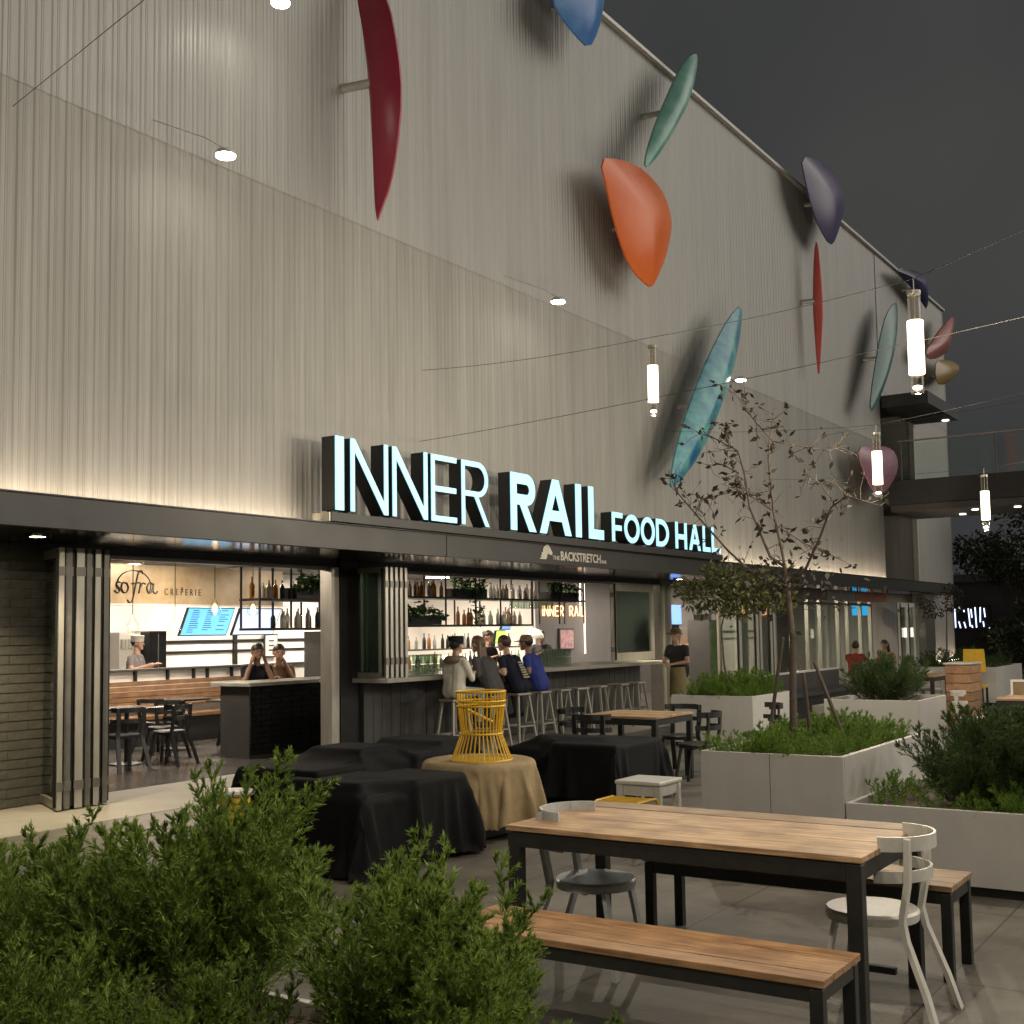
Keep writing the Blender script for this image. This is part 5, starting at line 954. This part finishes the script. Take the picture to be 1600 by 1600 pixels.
# ================================================================== people
SKIN = M('skin', (.42, .25, .17), .5, 0, .06, 20); SKIN2 = M('deep_skin', (.22, .12, .08), .5, 0, .06, 20)
def capsule(m, a, b, ra, rb, n=12):
    a = Vector(a); b = Vector(b); d = b-a
    L = d.length
    if L < 1e-5: d = Vector((0, 0, 1)); b = a+d*1e-4; L = 1e-4
    d = d.normalized(); pts = []; R = []
    for t in (-1, -.9, -.65, -.3): pts.append(a+d*ra*t); R.append(max(.0008, ra*math.sqrt(max(0, 1-t*t))))
    pts.append(a); R.append(ra); pts.append(b); R.append(rb)
    for t in (.3, .65, .9, 1): pts.append(b+d*rb*t); R.append(max(.0008, rb*math.sqrt(max(0, 1-t*t))))
    m.tube(pts, R, n)
def person(lb, loc, rz, pose, mats, seat=.76, lean=.05, arms=None, head_turn=0, hair=None, hat=None, vox=.0125, girth=1., shorts=False, tilt=0):
    # segments: (p0, p1, r0, r1, material index) 0 skin 1 top 2 legs 3 shoes 4 extra
    S = []; g = girth
    pz = seat+.10 if pose == 'sit' else .93
    V = lambda x, y, z: Vector((x, y, z))
    chest = V(0, lean*.8, pz+.30); nk = V(0, lean*1.25, pz+.49); hd = V(tilt, lean*1.45+.02, pz+.645)
    for s in (-1, 1):
        S += [(V(s*.075*g, 0, pz), V(s*.07*g, lean*.35, pz+.14), .105*g, .10*g, 2 if pose == 'stand' else 1), (V(s*.07*g, lean*.35, pz+.10), V(s*.085*g, lean*.8, pz+.32), .098*g, .108*g, 1), (V(s*.085*g, lean*.8, pz+.30), V(s*.13*g, lean*1.05, pz+.415), .10*g, .068, 1)]
    S += [(V(0, 0, pz+.02), V(0, lean*.6, pz+.2), .11*g, .115*g, 1), (chest, V(0, lean*1.1, pz+.42), .115*g, .075, 1), (nk-V(0, 0, .07), nk+V(0, .01, .06), .056, .05, 0)]
    S += [(hd+V(0, -.018, .015), hd+V(0, .012, .03), .088, .085, 0), (hd+V(0, .03, -.03), hd+V(0, .055, -.075), .062, .038, 0), (hd+V(0, .092, .0), hd+V(0, .112, -.022), .011, .015, 0)]
    for s in (-1, 1): S += [(hd+V(s*.088, 0, .01), hd+V(s*.09, -.008, -.02), .014, .012, 0)]
    ar = arms or [((-.27, .10, .20), (-.14, .36, .29)), ((.27, .10, .20), (.14, .36, .29))]
    for (el, ha), s in zip(ar, (-1, 1)):
        sh = V(s*.185*g, lean*1.05, pz+.405); el = V(*el)+V(0, 0, pz); ha = V(*ha)+V(0, 0, pz)
        short = len(mats) > 5 and mats[5]
        S += [(sh, sh.lerp(el, .55), .062, .052, 1), (sh.lerp(el, .5), el, .047 if short else .053, .042, 0 if short else 1), (el, ha.lerp(el, .25), .041, .030, 0 if short else 1), (ha.lerp(el, .3), ha, .028, .026, 0)]
        d = (ha-el).normalized(); side = d.cross(V(0, 0, 1)); side = side.normalized() if side.length > .1 else V(1, 0, 0); dn = d.cross(side).normalized()
        S.append((ha-side*.018, ha+d*.055-side*.02, .022, .017, 0)); S.append((ha+side*.018, ha+d*.055+side*.02, .022, .017, 0))
        for k in range(4):
            o = side*(.033-.022*k); l = (.062, .072, .068, .052)[k]; a0 = ha+d*.065+o; a1 = a0+d*l*.55-V(0, 0, .012); a2 = a1+d*l*.4-V(0, 0, .024); S += [(a0, a1, .0095, .0088, 0), (a1, a2, .0088, .0075, 0)]
        th = ha+d*.02+side*(-s)*.035; S.append((th, th+d*.045+side*(-s)*.028, .011, .009, 0))
    for s in (-1, 1):
        if pose == 'sit':
            hip = V(s*.09, .02, pz-.01); kn = V(s*.13, .43, pz-.01); an = V(s*.12, .36, pz-.44); toe = V(s*.13, .50, pz-.49)
        else:
            hip = V(s*.09, 0, pz-.02); kn = V(s*.10, .025, .50); an = V(s*.105, -.01, .095); toe = V(s*.125, .15, .045)
        lm = 0 if shorts else 2
        S += [(hip, hip.lerp(kn, .6), .092*g, .072, 2), (hip.lerp(kn, .55), kn, .073, .056, 2), (kn, kn.lerp(an, .45), .055, .054, lm), (kn.lerp(an, .4), an, .054, .040, lm), (an, an.lerp(toe, .2)-V(0, 0, .01), .042, .042, 3), (an-V(0, .02, .03), toe, .040, .034, 3)]
    m = MB()
    for a, b, ra, rb, _ in S: capsule(m, a, b, ra, rb, 10)
    me0 = m.mesh('p', SKIN); ob = bpy.data.objects.new('p', me0); COL.objects.link(ob)
    md = ob.modifiers.new('r', 'REMESH'); md.mode = 'VOXEL'; md.voxel_size = vox; sm = ob.modifiers.new('s', 'SMOOTH'); sm.iterations = 3; sm.factor = .5
    dg = bpy.context.evaluated_depsgraph_get(); me = bpy.data.meshes.new_from_object(ob.evaluated_get(dg)); bpy.data.objects.remove(ob)
    n = len(me.polygons); co = np.empty(3*n); me.polygons.foreach_get('center', co); co = co.reshape(-1, 3); best = np.full(n, 9e9); mi = np.zeros(n, dtype=np.int32)
    for a, b, ra, rb, k in S:
        a = np.array(a); b = np.array(b); ab = b-a; t = np.clip(((co-a)@ab)/max(1e-9, ab@ab), 0, 1); dist = np.linalg.norm(co-a-t[:, None]*ab, axis=1)-(ra+(rb-ra)*t); w = dist < best; best[w] = dist[w]; mi[w] = k
    me.materials.clear()
    for q in mats[:5]: me.materials.append(q)
    me.polygons.foreach_set('material_index', mi); me.polygons.foreach_set('use_smooth', np.ones(n, dtype=bool)); me.update()
    t = thing('person', lb, 'person', loc, None, rz); ORG[t.name] = Vector((0, 0, 0)); put('body', me, t)
    H = Vector(hd)
    if hair:
        mm, kind = hair; h = MB(); capsule(h, H+V(0, -.03, .035), H+V(0, .005, .055), .095, .09, 16)
        if kind == 'long':
            for k in range(-3, 4): capsule(h, H+V(k*.022, -.06, .02), H+V(k*.03, -.085, -.22+abs(k)*.015), .035, .022, 8)
        elif kind == 'bun': capsule(h, H+V(0, -.10, .07), H+V(0, -.12, .09), .04, .035, 10)
        h.build('hair', mm, t, True)
    if hat:
        mm, kind = hat; h = MB(); prof = [(.104, .035), (.106, .06), (.098, .10), (.07, .132), (.02, .142)] if kind != 'pillbox' else [(.10, .03), (.105, .04), (.112, .135), (.105, .14), (.02, .142)]
        h.lathe(prof, (H.x, H.y-.01, H.z), 24)
        if kind == 'cap': h.add([(H.x+.09*math.sin(a)*r, H.y+.02+(.09*math.cos(a))*r, H.z+.045-.02*(r > 1)+dz) for dz in (0, .008) for r in (.8, 1.9) for a in np.linspace(-.95, .95, 9)],
                                [(i, i+1, 10+i, 9+i) for i in range(8)]+[(18+i, 27+i, 28+i, 19+i) for i in range(8)]+[(9+i, 10+i, 28+i, 27+i) for i in range(8)])
        h.build('hat', mm, t, True)
    e = MB()
    for s in (-1, 1): capsule(e, H+V(s*.033, .090, .018), H+V(s*.033, .092, .018), .009, .009, 8)
    e.build('eyes', mt['ink'], t, True)
    return t
def cl(nm, c, r=.85): return M(nm, c, r, 0, .1, 14, .2, 160, .2)
blackc = cl('black_cloth', (.015, .015, .017)); shoe = cl('dark_shoe', (.03, .028, .025), .5); hbrown = M('brown_hair', (.05, .03, .02), .5, 0, .3, 60, 0, 50, .5, (1, 1, .1)); hblack = M('black_hair', (.012, .010, .009), .45, 0, .3, 60)
hlight = M('light_brown_hair', (.12, .075, .045), .5, 0, .3, 60, 0, 50, .5, (1, 1, .1))
P1 = person('customer in a pale hoodie and black pillbox hat sitting sideways at the bar', (13.62, 9.98, 0), -1.75, 'sit', [SKIN, cl('pale_hoodie', (.58, .55, .48)), cl('light_denim', (.22, .27, .30)), shoe], .76, .03, [((-.26, .16, .17), (-.20, .38, .27)), ((.25, .12, .18), (.05, .34, .26))], hair=(hblack, 'short'), hat=(blackc, 'pillbox'), girth=1.08)
MB().lathe([(.15, -.03), (.165, 0), (.14, .05), (.10, .07)], (0, .03, 1.30), 20, False).build('hood', cl('brown_hood', (.17, .12, .085)), P1, True)
person('customer with long light brown hair in a dark grey jacket hunched over the bar', (14.6, 9.98, 0), .1, 'sit', [SKIN, cl('dark_grey_jacket', (.06, .058, .055)), cl('dark_denim', (.03, .032, .04)), shoe], .76, .16, hair=(hlight, 'long'), girth=1.22)
P3 = person('customer in a navy shirt with a pale print on the back at the bar', (15.32, 9.98, 0), .0, 'sit', [SKIN, cl('navy_shirt', (.012, .014, .028)), cl('black_shorts', (.016, .016, .018)), shoe, None, True], .76, .18, hair=(hbrown, 'short'), girth=1.15, shorts=True)
pr_ = MB()
for k in range(7): pr_.box(-.075+.004*k, .085-.003*k*(k % 3), -.128+.022*k*.9, -.122+.022*k*.9, .99+.037*k, 1.015+.037*k)
pr_.build('back_print', cl('pale_print_cloth', (.30, .29, .22)), P3)
person('customer in a blue shirt and tan cap, rightmost of those seated at the bar', (15.92, 9.98, 0), .25, 'sit', [SKIN2, cl('blue_shirt', (.035, .05, .22)), cl('grey_trousers', (.05, .05, .055)), shoe, None, True], .76, .15, hair=(hblack, 'short'), hat=(cl('tan_cap', (.16, .11, .075)), 'cap'), girth=1.2)
person('person in a black t-shirt with raised hands behind the black tiled bar end', (12.72, 12.98, 0), 2.7, 'sit', [SKIN2, blackc, blackc, shoe, None, True], .70, .08, [((-.22, .2, .20), (-.10, .16, .55)), ((.22, .2, .20), (.10, .17, .52))], hair=(hblack, 'short'))
person('person in a tan top, hand at face, behind the black tiled bar end', (13.22, 13.0, 0), 2.5, 'sit', [SKIN, cl('tan_top', (.25, .15, .085)), blackc, shoe, None, True], .68, .08, [((-.22, .2, .20), (-.08, .16, .52)), ((.24, .2, .18), (.1, .36, .27))], hair=(hblack, 'short'))
person('kitchen worker in a white cap and grey shirt behind the pass', (13.35, 16.5, .012), 3.6, 'stand', [SKIN, cl('grey_work_shirt', (.16, .15, .15)), blackc, shoe, None, True], hair=(hblack, 'short'), hat=(cl('white_cap', (.7, .68, .64)), 'pillbox'))
ST = person('standing man in a dark t-shirt, cap and khaki apron right of the bar', (20.05, 9.55, .004), 1.45, 'stand', [SKIN, cl('charcoal_tshirt', (.035, .035, .034)), cl('navy_trousers', (.02, .022, .035)), shoe, None, True], .76, .06, [((-.25, .12, .16), (-.04, .34, .12)), ((.25, .12, .16), (.06, .34, .13))], hair=(hbrown, 'short'), hat=(cl('olive_cap', (.10, .075, .045)), 'cap'))
MB().lathe([(.19, .45), (.175, .75), (.165, 1.0)], (0, .01, 0), 20, False).build('apron', cl('khaki_apron', (.23, .20, .10)), ST, True)
person('bartender in black with a pale face mask behind the bar', (18.7, 12.95, .012), 3.0, 'stand', [SKIN, blackc, blackc, shoe, None, True], hair=(hbrown, 'bun'))
person('bartender in a dark shirt at the right end behind the bar', (21.2, 13.3, .012), 2.5, 'stand', [SKIN2, cl('dark_shirt', (.03, .03, .034)), blackc, shoe, None, True], hair=(hblack, 'short'))
person('seated person in a red top reaching across a small table at the storefront', (28.5, 8.95, 0), -1.4, 'sit', [SKIN, cl('red_top', (.30, .05, .045)), blackc, shoe, None, True], .46, .1, [((-.2, .3, .28), (-.1, .58, .30)), ((.2, .3, .28), (.1, .58, .30))], hair=(hbrown, 'bun'))
person('seated person with long dark hair and tan top facing the red top', (30.6, 8.75, 0), 1.3, 'sit', [SKIN, cl('peach_top', (.36, .20, .14)), blackc, shoe, None, True], .46, .1, hair=(hbrown, 'long'))
for x, lb in ((28.5, 'dark stool under the person in the red top'), (30.6, 'dark stool under the person in the tan top')):
    t = thing('round_stool', lb, 'stool', (x, 8.9, 0), 'storefront stools'); MB().lathe([(.17, .42), (.18, .44), (.17, .46)], (x, 8.9, 0), 20).build('seat', mt['frame'], t, True); MB().lathe([(.16, 0), (.03, .03), (.03, .42)], (x, 8.9, 0), 14).build('stem', mt['frame'], t, True)
t = thing('cafe_table', 'small round table between the two people at the storefront', 'table', (29.55, 8.9, 0)); MB().lathe([(.33, .72), (.34, .735), (.33, .75)], (29.55, 8.9, 0), 28).build('top', mt['tabletop_dark'], t, True); MB().lathe([(.2, 0), (.03, .03), (.03, .72)], (29.55, 8.9, 0), 14).build('stem', mt['frame'], t, True)
